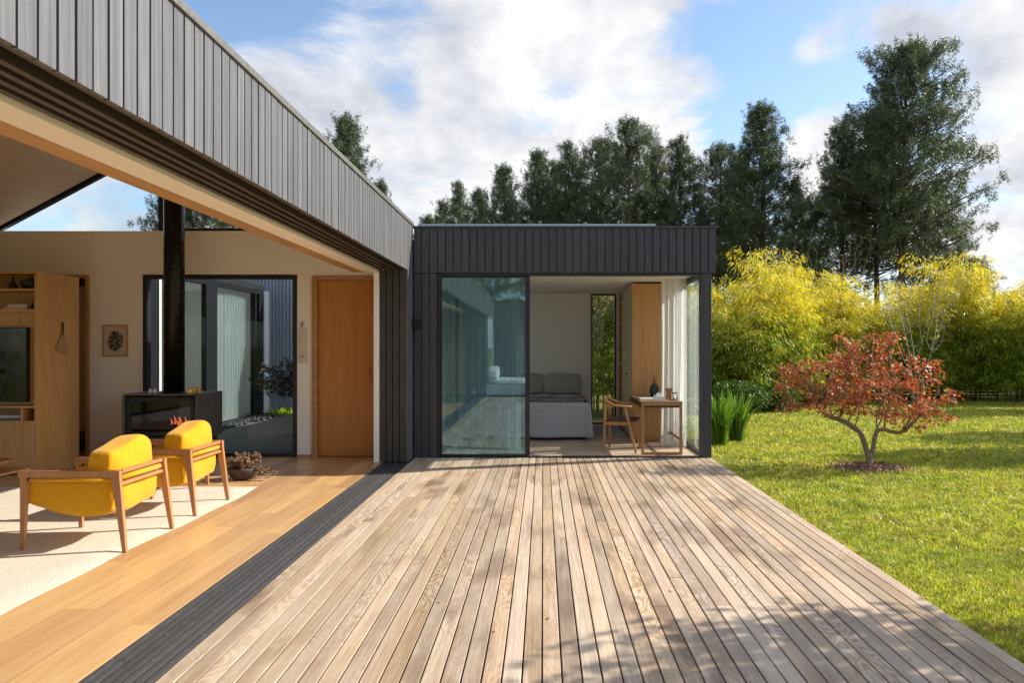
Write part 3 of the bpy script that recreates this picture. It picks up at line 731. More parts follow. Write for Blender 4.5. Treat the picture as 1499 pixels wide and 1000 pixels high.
# ------------------------------------------------------------------ courtyard building and passage
def courtyard():
    b = empty('courtyard_building', (-7, 13, 0), label='glazed courtyard wing seen through the living room window beside corrugated cladding', cat='building')
    inv = Matrix.Translation((7, -13, 0))
    def part(name, mb, mat, parent=None, **k):
        q = obj(name, mb, mat, None, **k)
        if parent is None: q.parent = b; q.matrix_parent_inverse = inv
        else: q.parent = parent
        return q
    X = -5.9
    mb = MB().box(X-0.08, X, 10.06, 15.85, 2.55, 2.64).box(X-0.08, X+0.03, 10.06, 15.85, -0.1, 0.06)
    mb.box(X-0.08, X+0.005, 13.15, 13.60, 0.06, 2.55).box(X-0.1, X+0.005, 15.4, 15.46, 0.06, 2.55).box(X-0.1, X+0.005, 15.62, 15.85, 0.06, 2.55).box(X-0.08, X+0.003, 10.8, 11.55, 0.06, 2.55)
    q = part('window_frame', mb, 'pier_black')
    part('pane', MB().box(X-0.05, X-0.04, 10.06, 15.4, 0.06, 2.55), 'glass_smoke', q)
    part('back_wall', MB().box(-9.4, -9.3, 11.7, 16, 0, 2.6), 'plaster_white')
    part('roof', MB().box(-9.5, X, 10.15, 15.9, 2.641, 2.75), 'frame_dark')
    part('ceiling', MB().box(-9.3, X-0.09, 10.15, 15.9, 2.58, 2.64), 'plaster_white')
    part('floor', MB().box(-9.3, X-0.09, 11.7, 15.9, -0.1, 0.05), 'bed_floor')
    mb = MB(); x = -9.5
    while x < -1.7:
        mb.box(x, x+0.045, 16.2, 16.26, -0.05, 3.35); mb.box(x+0.045, x+0.075, 16.225, 16.26, -0.05, 3.35); x += 0.075
    part('corrugated_wall', mb, 'corrugated')
    part('gable_wall', MB().box(-9.4, X, 15.92, 16.19, -0.1, 2.64), 'plaster_white')
    mb = MB(); boards_y(mb, 10.06, -2.9, -1.7, 0, 2.6, side=-1); 
    mb = MB(); boards_x(mb, -3.15, 10.08, 11.5, 0, 2.9, side=-1)
    part('cladding', mb, 'clad_silver')
    part('passage_core', MB().box(-3.12, -1.75, 10.13, 11.45, 0, 2.9), 'frame_dark')
courtyard()

def curtain(name, X, y0, y1, z0, z1, mat, label, folds, amp, axis=0, seed=0, group=None, gather=0.0):
    r = random.Random(seed); ph = [r.uniform(0, 6.28) for _ in range(6)]
    n = int(folds*12)+1
    def fn(u, v):
        s = u*folds*2*math.pi
        a = amp*(0.8+0.3*math.sin(u*7+ph[0]))
        w = a*math.sin(s+0.5*math.sin(s*0.37+ph[1])+0.35*math.sin(v*3+ph[2]))+0.3*a*math.sin(2.1*s+ph[3]+v*1.5)
        pinch = 1-gather*math.sin(v*math.pi*0.9)
        t = (y0+y1)/2+(y1-y0)*(u-0.5)*pinch
        z = z0+(z1-z0)*v
        return (X+w, t, z) if axis == 0 else (t, X+w, z)
    mb = MB().grid(fn, n, 14)
    o = obj(name, mb, mat)
    return tag(o, label, 'curtain', group)
curtain('curtain', 1.87, 0, 0, 0, 0, 'curtain_white', 'x', 2, 0.01) if False else None
# bunched white curtain beside the desk
curtain('curtain', 10.92, 1.70, 2.03, 0.02, 2.44, 'curtain_white', 'long white curtain gathered between the oak wardrobe and side glazing', 3.5, 0.045, axis=1, seed=3, gather=0.12)
curtain('curtain', 11.42, 1.98, 2.07, 0.02, 2.44, 'curtain_white', 'narrow strip of white curtain tucked against the side glazing stile', 2, 0.03, axis=1, seed=9)
curtain('curtain', 2.035, 10.70, 11.26, 0.02, 2.44, 'curtain_sheer', 'sheer white curtain drawn along the side glazing behind the corner post', 4, 0.022, axis=0, seed=12)
curtain('curtain', BY+0.28, -1.47, -0.30, 0.02, 2.44, 'curtain_sheer', 'sheer curtain hanging behind the closed teal sliding glass', 13, 0.030, axis=1, seed=4)
curtain('curtain', -6.08, 13.62, 15.35, 0.06, 2.56, 'curtain_white', 'pale curtain behind the courtyard glazing right of the black pier', 13, 0.04, seed=5)
curtain('curtain', -6.08, 11.45, 11.95, 0.06, 2.56, 'curtain_white', 'narrow pale curtain in the courtyard glazing left of the flue', 4, 0.04, seed=6)

# gold framed mirror inside the courtyard wing
def gold_mirror():
    t = empty('wall_mirror', (-9.27, 14.0, 1.0), label='gold framed mirror on the wall inside the courtyard wing', cat='mirror')
    mb = MB(); w = 0.06
    mb.box(0, 0.04, -0.9, -0.84, 0, 1.35).box(0, 0.04, 1.2, 1.26, 0, 1.35).box(0, 0.04, -0.84, 1.2, 0, w).box(0, 0.04, -0.84, 1.2, 1.35-w, 1.35)
    obj('mirror_frame', mb, 'brass', t); obj('mirror_glass', MB().box(0.005, 0.02, -0.84, 1.2, w, 1.35-w), 'glass_smoke', t)
gold_mirror()

# ------------------------------------------------------------------ rear wing (behind the camera, seen mirrored in the teal glass)
def rear():
    b = empty('rear_building', (0.2, -6.2, 0), label='dark clad wing across the deck, mirrored in the teal glass door', cat='building')
    inv = Matrix.Translation((-0.2, 6.2, 0))
    def part(name, mb, mat, parent=None):
        q = obj(name, mb, mat, None); q.parent = parent or b
        if not parent: q.matrix_parent_inverse = inv
        return q
    mb = MB(); boards_y(mb, -6.0, -1.69, 2.26, 2.42, 3.0, side=1); boards_y(mb, -6.02, -1.69, -0.95, 0, 2.418, side=1)
    part('cladding', mb, 'clad_dark')
    part('wall', MB().box(-1.69, -0.95, -6.15, -6.045, 0, 2.42).box(-1.69, 2.26, -6.15, -6.03, 2.43, 3.0).box(-1.69, 2.26, -9.1, -9.0, 0, 3.0).box(-1.75, -1.69, -9.0, -6.03, 0, 3).box(2.2, 2.26, -9.0, -6.2, 0, 3), 'plaster_white')
    part('roof', MB().box(-1.75, 2.3, -9.2, -5.98, 3.0, 3.04), 'frame_dark')
    part('floor', MB().box(-1.69, 2.26, -9.0, -6.03, -0.1, 0.0), 'bed_floor')
    fr = MB(); frame_rect(fr, 1, -0.94, 2.2, 0, 2.41, 0.05, -6.12, -6.05); fr.box(0.6, 0.68, -6.12, -6.05, 0.05, 2.36)
    q = part('glazing', fr, 'frame_dark'); part('pane', MB().box(-0.9, 2.15, -6.09, -6.08, 0.05, 2.36), 'glass_clear', q)
rear()
curtain('curtain', -6.3, -0.9, 1.2, 0.03, 2.4, 'curtain_white', 'white curtain in the rear wing, mirrored in the teal glass', 16, 0.05, axis=1, seed=8)
# ------------------------------------------------------------------ armchairs
def rbox(x0, x1, y0, y1, z0, z1, n=5, puff=0.02, hump=None, seed=0, ex=11):
    """cushion: a box with rounded, slightly swollen faces"""
    r = random.Random(seed); mb = MB()
    bm = bmesh.new(); bmesh.ops.create_cube(bm, size=2)
    bmesh.ops.subdivide_edges(bm, edges=bm.edges[:], cuts=n, use_grid_fill=True)
    cx, cy, cz = (x0+x1)/2, (y0+y1)/2, (z0+z1)/2; hx, hy, hz = (x1-x0)/2, (y1-y0)/2, (z1-z0)/2
    ph = [r.uniform(0, 6) for _ in range(4)]
    for v in bm.verts:
        p = v.co.copy()
        q = Vector([math.copysign(abs(c)**1.0, c) for c in p])
        k = (abs(p.x)**ex+abs(p.y)**ex+abs(p.z)**ex)**(1/ex)
        q = p*(max(abs(p.x), abs(p.y), abs(p.z))/k) if k > 1e-6 else p
        m = sorted((abs(p.x), abs(p.y), abs(p.z)))
        n_ = q.normalized()
        co = Vector((cx+q.x*hx, cy+q.y*hy, cz+q.z*hz)); hh = (hx, hy, hz); th = hh.index(min(hh)); o1, o2 = [i for i in range(3) if i != th]
        co[th] += math.copysign(1, p[th])*puff*(1-abs(p[o1])**2.5)*(1-abs(p[o2])**2.5)*abs(p[th]); co[o1] += 0.25*puff*p[o1]*(1-p[o2]**2); co[o2] += 0.25*puff*p[o2]*(1-p[o1]**2)
        co += Vector((0.0014*math.sin(17*p.y+ph[3]+9*p.z+3*math.sin(4*p.x)), 0.0010*math.sin(15*p.x+11*p.z), 0.0012*math.sin(19*p.y+7*p.x+ph[2])))
        co += Vector((0.003*math.sin(5*p.y+ph[0]+4*p.z), 0.002*math.sin(7*p.x+ph[1]), 0.003*math.sin(4*p.y+ph[2]+3*p.x)))
        if hump: co.z += hump(p.x, p.y, p.z)
        v.co = co
    bm.verts.ensure_lookup_table()
    vs = [v.co.copy() for v in bm.verts]; fs = [tuple(v.index for v in f.verts) for f in bm.faces]; bm.free()
    return mb.add(vs, fs, True)

def armchair():
    # faces -x; footprint 0.73 x 0.67
    t = empty('armchair', (-3.305, 5.63, 0))
    hx, hy = 0.36, 0.335; H = 0.565
    for sx in (-1, 1):
        for sy in (-1, 1):
            top = (sx*(hx-0.075) if sx > 0 else sx*(hx+0.0), sy*(hy-0.02), H-0.004)
            obj('leg', MB().taper((sx*hx, sy*hy, 0), top, (0.030, 0.028), (0.064 if sx > 0 else 0.05, 0.040)), 'chair_wood', t, bevel=0.005)
    for sy in (-1, 1):
        y = sy*(hy-0.02)
        mb = MB().prism([(-hx-0.03, H-0.03), (hx-0.045, H-0.034), (hx-0.045, H+0.004), (-hx-0.03, H+0.006)], 1, y-0.024, y+0.024)
        obj('armrest', mb, 'chair_wood', t, bevel=0.006)
        obj('sling_rod', MB().tube([(-hx+0.04, y, H-0.055), (hx-0.09, y, H-0.058)], 0.016, 10), 'yellow_fabric', t)
        obj('rod_end', MB().tube([(hx-0.092, y, H-0.058), (hx-0.055, y, H-0.058)], 0.013, 10), 'dark_wood', t)
        obj('rod_end', MB().tube([(-hx+0.01, y, H-0.055), (-hx+0.042, y, H-0.055)], 0.013, 10), 'dark_wood', t)
    xb = hx-0.07
    obj('back_rail', MB().box(xb-0.018, xb+0.018, -hy+0.005, hy-0.005, H-0.020, H+0.008).box(xb-0.018, xb+0.018, -hy+0.005, hy-0.005, H-0.105, H-0.080), 'chair_wood', t, bevel=0.006)
    obj('back_strap', MB().tube([(xb, -hy+0.06, H-0.050), (xb, hy-0.06, H-0.050)], 0.019, 10), 'yellow_fabric', t)
    obj('rod_cap', MB().tube([(xb+0.004, -hy+0.042, H-0.050), (xb+0.004, -hy+0.062, H-0.050)], 0.015, 10), 'dark_wood', t)
    obj('front_rail', MB().box(-hx-0.01, -hx+0.025, -hy+0.015, hy-0.015, 0.335, 0.375), 'chair_wood', t, bevel=0.005)
    # canvas sling: side profile swept across the width, closed side gussets
    def prof(s):
        pts = [(-hx-0.005, 0.40), (-hx+0.02, 0.335), (-0.15, 0.275), (0.05, 0.245), (0.17, 0.250), (0.238, 0.285), (0.258, 0.36), (0.262, 0.50)]
        f = s*(len(pts)-1); i = min(int(f), len(pts)-2); k = f-i
        return (pts[i][0]*(1-k)+pts[i+1][0]*k, pts[i][1]*(1-k)+pts[i+1][1]*k)
    mb = MB()
    W_ = hy-0.045
    def sl(u, v):
        x, z = prof(u); y = (v*2-1)*W_
        z -= 0.022*(1-(2*v-1)**2)*(1 if u < 0.8 else 0.2)
        return (x+0.006*math.sin(v*11+u*5), y, z+0.005*math.sin(u*13+v*6))
    mb.grid(sl, 26, 14)
    for sy in (-1, 1):
        def side(u, v, sy=sy):
            x, z = prof(u); zt = 0.508
            zz = z*(1-v)+zt*v
            return (x, sy*(W_+0.014*math.sin(v*math.pi)*math.sin(min(1, u*1.2)*math.pi)+0.004*math.sin(u*19+v*4)), zz if zt > z else z)
        mb.grid(side, 26, 8)
    obj('seat_sling', mb, 'yellow_fabric', t, solid=0.008)
    obj('seat_cushion', rbox(-hx-0.055, 0.12, -W_+0.02, W_-0.02, 0.31, 0.47, 5, 0.02, seed=3), 'yellow_fabric', t, subsurf=1)
    def hump(px, py, pz): return 0.030*max(0, pz)*math.sin(py*2.6+0.3)
    bc = obj('back_cushion', rbox(0.05, 0.245, -W_-0.0, W_+0.0, 0.40, 0.742, 12, 0.026, hump, seed=5, ex=7), 'yellow_fabric', t, subsurf=1)
    return t
ch = armchair(); tag(ch, 'yellow cushioned armchair with wooden frame nearest the camera', 'armchair', 'yellow armchairs')
ch2 = copy_tree(ch); ch2.location = (-3.325, 6.74, 0); ch2['label'] = 'yellow cushioned armchair behind the first, close to the wood stove'

def rug():
    r = random.Random(4)
    def edge(y): return -2.93+0.016*math.sin(y*2.1)+0.010*math.sin(y*5.3+1)
    def fn(u, v):
        y = 3.0+4.78*v; xr = edge(y); x = -7.4+(xr+7.4)*u
        return (x, y, 0.016 if 0 < u < 1 and 0 < v < 1 else 0.001)
    tag(obj('rug', MB().grid(fn, 40, 60), 'rug_wool'), 'cream looped wool rug under the yellow armchairs', 'rug')
rug()

def coffee_table():
    t = empty('coffee_table', (-5.65, 6.75, 0.016), label='low coffee table with thin oak top and slim dark legs', cat='coffee table')
    obj('tabletop', MB().box(-0.62, 0.62, -0.55, 0.62, 0.235, 0.252), 'trim_wood', t, bevel=0.004)
    obj('table_rim', MB().box(-0.60, 0.60, -0.53, 0.60, 0.215, 0.234), 'black_metal', t)
    for x in (-0.57, 0.57):
        for y in (-0.5, 0.2): obj('leg', MB().tube([(x, y, 0), (x, y, 0.215)], 0.009, 8), 'black_metal', t)
    b = empty('bowl', (-5.27, 7.15, 0.268), label='turned wooden bowl of white stones on the coffee table', cat='bowl')
    obj('bowl_body', MB().lathe([(0.06, 0), (0.13, 0.03), (0.165, 0.085), (0.172, 0.10), (0.160, 0.10), (0.125, 0.045), (0.0, 0.03)], (0,0,0), 28), 'chair_wood', b)
    for k, (x, y) in enumerate(((0.03, 0.02), (-0.06, -0.03), (0.0, -0.08))):
        obj('stone', MB().lathe([(0.0, 0), (0.035, 0.01), (0.05, 0.035), (0.036, 0.06), (0.0, 0.07)], (x, y, 0.055), 12), 'white_ceramic', b)
coffee_table()

def stool():
    t = empty('side_stool', (-3.72, 7.78, 0), label='low wooden stool half hidden behind the far yellow armchair', cat='stool')
    obj('seat', MB().box(-0.2, 0.2, -0.18, 0.18, 0.25, 0.285), 'teak', t, bevel=0.005)
    for sx in (-1, 1):
        for sy in (-1, 1): obj('leg', MB().taper((sx*0.175, sy*0.15, 0), (sx*0.17, sy*0.14, 0.25), (0.035, 0.03), (0.04, 0.035)), 'teak', t, bevel=0.003)
stool()

# ------------------------------------------------------------------ wall unit with television
def wall_unit():
    t = empty('wall_unit', (-7.0, 8.8, 0), label='tall oak wall unit with open niches and a television recess', cat='cabinet')
    ox, oy = -7.0, 8.8
    x1 = -5.68-ox; x0 = -8.55-ox; y0 = 8.44-oy; y1 = 9.20-oy; H = 2.30; xi = x1-0.035
    obj('side_panel', MB().box(xi, x1, y0, y1, 0, H), 'oak_panel', t, bevel=0.002)
    obj('top_panel', MB().box(x0, xi-0.001, y0, y1, H-0.022, H-0.001), 'oak_panel', t)
    obj('back_panel', MB().box(x0, xi-0.001, y0+0.30, y0+0.33, 1.87, H-0.022).box(x0, xi-0.001, y0+0.06, y0+0.10, 0.80, 1.85).box(x0, xi-0.001, y0+0.38, y0+0.41, 0.60, 0.799), 'oak_panel', t)
    for z in (2.095, 1.862, 0.775, 0.605): obj('shelf', MB().box(x0, xi-0.001, y0+0.002, y0+0.42, z-0.012, z+0.012), 'oak_panel', t)
    obj('divider', MB().box(xi-0.16, xi-0.14, y0+0.01, y0+0.38, 0.618, 0.762), 'oak_panel', t)
    obj('cupboard_front', MB().box(xi-0.42, xi-0.003, y0+0.004, y0+0.03, 0.02, 0.590).box(xi-0.84, xi-0.423, y0+0.004, y0+0.03, 0.02, 0.590).box(xi-2.6, xi-0.843, y0+0.004, y0+0.03, 0.02, 0.590), 'oak_panel', t)
    tv = empty('television', (-6.45, 8.47, 1.25), label='black flat television set into the oak wall unit', cat='television')
    obj('casing', MB().box(-0.65, 0.655, -0.03, 0.02, -0.42, 0.42), 'black_metal', tv, bevel=0.003)
    obj('screen', MB().box(-0.64, 0.645, -0.034, -0.031, -0.405, 0.41), 'screen', tv)
    def bk(x, y, z, w, h, d, mat, label, n=1):
        e = tag(obj('book', MB().box(-w/2, w/2, -d/2, d/2, 0, h), mat, None, loc=(x, y, z), rz=rnd.uniform(-0.06, 0.06), bevel=0.002), label, 'book', 'books lying in the wall unit')
    bk(-5.98, 8.62, 1.875, 0.27, 0.022, 0.2, 'paper', 'bottom pale book of the stack in the upper niche')
    bk(-5.97, 8.62, 1.898, 0.24, 0.022, 0.18, 'switch_cream', 'middle cream book of the stack in the upper niche')
    bk(-5.97, 8.62, 1.921, 0.22, 0.016, 0.17, 'paper', 'thin top book of the stack in the upper niche')
    bk(-6.02, 8.60, 0.618, 0.30, 0.028, 0.2, 'book_blue', 'blue book at the bottom of the lowest niche')
    bk(-6.02, 8.60, 0.647, 0.27, 0.024, 0.19, 'paper', 'white book on top of the blue book')
    tag(obj('bowl', MB().lathe([(0.04, 0), (0.09, 0.02), (0.115, 0.06), (0.12, 0.085), (0.105, 0.10), (0.05, 0.115), (0.015, 0.12), (0.012, 0.135), (0.0, 0.137)], (0,0,0), 24), 'dark_ceramic', None, loc=(-5.86, 8.62, 2.108)), 'dark lidded bowl in the topmost niche of the wall unit', 'bowl')
    tag(obj('vase', MB().lathe([(0.035, 0), (0.05, 0.03), (0.03, 0.08), (0.012, 0.11), (0.012, 0.15), (0.016, 0.155)], (0,0,0), 16), 'dark_ceramic', None, loc=(-6.07, 8.6, 2.108)), 'slim necked dark vase left of the lidded bowl', 'vase')
    tp = empty('teapot', (-5.80, 8.6, 1.875), label='small dark teapot beside the pale stacked books', cat='teapot')
    obj('pot_body', MB().lathe([(0.03, 0), (0.05, 0.025), (0.048, 0.06), (0.02, 0.085), (0.006, 0.09), (0.006, 0.10), (0, 0.102)], (0,0,0), 20), 'dark_ceramic', tp)
    obj('handle', MB().tube([(0.04*math.cos(a)*1.0, 0, 0.07+0.055*math.sin(a)) for a in [math.pi*i/10 for i in range(11)]], 0.004, 6), 'dark_ceramic', tp)
    # driftwood in the lower niche
    mb = MB(); r = random.Random(8)
    mb.tube([(-0.22,0,0.03), (-0.12,0.02,0.06), (-0.05,0,0.10), (0.03,0,0.07), (0.12,-0.02,0.03)], [0.02,0.05,0.035,0.045,0.015], 8)
    mb.tube([(-0.02,0.03,0.03), (0.08,0.03,0.06), (0.14,0.0,0.105), (0.22,-0.02,0.04)], [0.015,0.045,0.03,0.02], 8)
    tag(obj('driftwood', mb, 'dark_wood', None, loc=(-5.93, 8.62, 0.79)), 'twisted brown driftwood lying in the niche below the television', 'driftwood')
    # woven fan hanging on the side of the unit
    f = empty('hanging_fan', (-5.674, 8.86, 1.55), label='woven straw hand fan hanging on the oak side panel', cat='fan')
    mb = MB(); pts = [(-0.0, 0.16), (-0.012, 0.06), (-0.06, -0.03), (-0.115, -0.10), (-0.10, -0.135), (-0.02, -0.175), (0.05, -0.19), (0.095, -0.165), (0.10, -0.12), (0.04, -0.02), (0.012, 0.06), (0.006, 0.16)]
    mb.prism(pts, 0, 0.0, 0.012); obj('fan_blade', mb, 'rope', f, bevel=0.003)
    obj('handle', MB().tube([(0.012, 0.0, 0.04), (0.012, 0.0, 0.19)], 0.011, 8), 'dark_wood', f)
wall_unit()

# ------------------------------------------------------------------ framed print, switch plates
def print_frame():
    t = empty('framed_print', (-5.625, 9.895, 1.53), label='small framed black ink print on the white wall', cat='picture')
    w, h = 0.163, 0.205
    mb = MB(); frame_rect(mb, 1, -w, w, -h, h, 0.014, -0.022, 0.0); obj('picture_frame', mb, 'trim_wood', t, bevel=0.001)
    obj('print_sheet', MB().box(-w+0.014, w-0.014, -0.010, -0.004, -h+0.014, h-0.014), 'ink_print', t)
print_frame()
def panels():
    for i, (y0, y1, lab) in enumerate(((480, 493, 'small square cream switch plate, uppermost by the oak door'), (493, 513, 'tall cream switch plate, middle one by the oak door'), (513, 532, 'cream intercom plate with a black dot, lowest by the oak door'))):
        a = P(437.5, y1-0.7, 9.9); b_ = P(450, y0+0.7, 9.9)
        cx, cz = (a[0]+b_[0])/2, (a[2]+b_[2])/2; w, h = (b_[0]-a[0])/2, (b_[2]-a[2])/2
        t = empty('wall_plate', (cx, 9.899, cz), label=lab, cat='wall switch', group='cream plates by the oak door')
        obj('plate', MB().box(-w, w, -0.014, 0, -h, h), 'switch_cream', t, bevel=0.003)
        obj('inset', MB().box(-w*0.62, w*0.62, -0.018, -0.0142, -h*0.62, h*0.62), 'paper', t, bevel=0.001)
        if i == 2: obj('button', MB().lathe([(0.012, -0.004), (0.012, 0.004)], (0, 0, 0), 12).__class__().tube([(0, -0.0185, 0), (0, -0.023, 0)], 0.012, 12), 'dark_ceramic', t)
    a = P(443.5, 475, 9.9)
    t = empty('door_chime', (a[0], 9.899, a[2]), label='little grey sensor fixed above the cream switch plates', cat='sensor')
    obj('sensor_body', MB().box(-0.022, 0.022, -0.03, 0, -0.04, 0.035), 'aluminium', t, bevel=0.004)
    obj('lens', MB().tube([(0, -0.0305, 0.008), (0, -0.036, 0.008)], 0.010, 10), 'black_metal', t)
panels()

# ------------------------------------------------------------------ wood stove
def stove():
    ox, oy = -4.615, 9.38
    t = empty('wood_stove', (ox, oy, 0), label='black box wood stove with glass door and tall flue', cat='wood stove')
    x0, x1 = -5.07-ox, -4.16-ox; y0, y1 = 9.05-oy, 9.75-oy; z0, z1 = 0.325, 0.88; k = 0.03
    mb = MB().box(x0, x1, y0, y1, z1-0.016, z1).box(x0, x1, y0, y1, z0, z0+k).box(x0, x0+k, y0, y1, z0+k, z1-0.017).box(x1-k, x1, y0, y1, z0+k, z1-0.017)
    frame_rect(mb, 1, x0+k, x1-k, z0+k, z1-0.017, 0.07, y1-k, y1)
    obj('casing', mb, 'stove_stone', t, bevel=0.002)
    d = MB(); frame_rect(d, 1, x0+0.045, x1-0.045, z0+0.045, z1-0.04, 0.05, y0+0.015, y0+0.045)
    dd = obj('stove_door', d, 'black_metal', t, bevel=0.002)
    obj('pane', MB().box(x0+0.095, x1-0.095, y0+0.025, y0+0.031, z0+0.095, z1-0.09), 'glass_stove', dd)
    obj('handle', MB().tube([(x1-0.06, y0+0.004, 0.42), (x1-0.06, y0-0.012, 0.43), (x1-0.06, y0-0.012, 0.52), (x1-0.06, y0+0.004, 0.53)], 0.006, 8), 'black_metal', dd)
    obj('firebox', MB().box(x0+0.06, x1-0.06, y0+0.08, y1-0.06, z0+0.05, z0+0.08).box(x0+0.06, x0+0.38, y1-0.10, y1-0.06, z0+0.08, z1-0.05), 'firebrick', t)
    obj('rear_pane', MB().box(x0+0.10, x1-0.10, y1-0.02, y1-0.012, z0+0.10, z1-0.087), 'glass_stove', t)
    fm = MB(); rr = random.Random(5)
    for i in range(7):
        fx = 0.10+rr.uniform(-0.09, 0.10); fh = rr.uniform(0.05, 0.13); fy = y0+0.22+rr.uniform(-.03, .03)
        fm.tube([(fx, fy, z0+0.15), (fx+0.012, fy, z0+0.15+fh*0.5), (fx-0.008, fy, z0+0.15+fh)], [0.010, 0.014, 0.001], 6)
    obj('flame', fm, 'flame_glow', t)
    mb = MB(); r = random.Random(3)
    for i in range(4): mb.tube([(-0.2+r.uniform(-.03,.03), y0+0.15+0.05*i, z0+0.11+0.025*(i % 2)), (0.16+r.uniform(-.05,.05), y0+0.18+0.04*i, z0+0.11+0.03*(i % 2))], 0.032, 8)
    obj('log', mb, 'dark_wood', t)
    obj('plinth', MB().box(x0+0.06, x1-0.06, y0+0.08, y1-0.03, 0, z0-0.001), 'black_metal', t)
    cx, cy = -540*9.36/1100-ox, 9.36-oy
    obj('flue', MB().tube([(cx, cy, z1+0.012), (cx, cy, 4.45)], 0.121, 40), 'flue_metal', t)
    obj('flue_collar', MB().lathe([(0.15, 0), (0.15, 0.010), (0.126, 0.014)], (cx, cy, z1+0.001), 40), 'flue_metal', t)
    # things on top
    for i, (px, lab) in enumerate(((220, 'left white bird figurine on the stove top'), (226.5, 'right white bird figurine on the stove top'))):
        p = P(px, 0, 9.2)
        e = empty('bird_figurine', (p[0], 9.2, z1+0.0), label=lab, cat='figurine', group='bird figurines on the stove')
        obj('body', MB().lathe([(0.012, 0), (0.024, 0.012), (0.023, 0.030), (0.013, 0.048), (0.013, 0.056), (0.008, 0.066), (0, 0.068)], (0,0,0), 14), 'white_ceramic', e)
        obj('head', MB().lathe([(0.010, 0.0), (0.0125, 0.006), (0.008, 0.016), (0, 0.018)], (0.0, 0, 0.055), 12).tube([(0.008, -0.006, 0.062), (0.022, -0.012, 0.060)], [0.004, 0.001], 6), 'dark_ceramic', e)
    p = P(285, 0, 9.25)
    mb = MB()
    for (a, b_, c_, w, h) in ((-0.055, 0.0, 0.0, 0.052, 0.055), (0.0, 0.01, 0.0, 0.048, 0.075), (0.05, -0.005, 0.0, 0.045, 0.07), (-0.03, 0.04, 0.0, 0.05, 0.072)):
        q = [(a+w*math.cos(u), b_+w*math.sin(u)) for u in [math.pi/3*i+0.3*a*10 for i in range(6)]]
        mb.prism(q, 2, 0.0, h)
    tag(obj('brass_ornament', mb, 'brass', None, loc=(p[0], 9.25, z1), bevel=0.004), 'faceted golden brass ornament on the stove beside the flue', 'ornament')
stove()

def pot_plant():
    c = P(357, 0, 8.25)
    t = empty('potted_plant', (c[0], 8.25, 0), label='shallow dark pot with trailing dried succulent beside the courtyard window', cat='plant')
    obj('pot', MB().lathe([(0.10, 0), (0.14, 0.03), (0.165, 0.10), (0.17, 0.13), (0.15, 0.13), (0.13, 0.10), (0, 0.10)], (0,0,0), 28), 'terracotta', t)
    rs = np.random.RandomState(5); r = random.Random(5); mb = MB(); pts = []
    for i in range(46):
        a = r.uniform(0, 6.28); R_ = r.uniform(0.05, 0.20); h = r.uniform(0.02, 0.14)
        if i < 7: a = r.uniform(-0.5, 0.3); R_ = r.uniform(0.24, 0.36); h = 0.03
        base = Vector((0.06*math.cos(a), 0.06*math.sin(a), 0.11)); tip = Vector((R_*math.cos(a), R_*math.sin(a), 0.12+h if i >= 7 else 0.05))
        mid = (base+tip)/2+Vector((0, 0, 0.08))
        P_ = [base*(1-s)**2+mid*2*s*(1-s)+tip*s*s for s in [k/6 for k in range(7)]]
        mb.tube(P_, [0.006]*6+[0.003], 5); pts += P_[1:]
    obj('stem', mb, 'bark_grey', t)
    B = np.array([p for p in pts for _ in range(9)]); d = unit(rs.normal(size=B.shape)+np.array([0,0,.5]))
    V, Fq = blades(rs, B, d, 0.032, 0.016)
    link('foliage', npmesh('foliage', V, Fq), 'dry_leaf', t)
pot_plant()

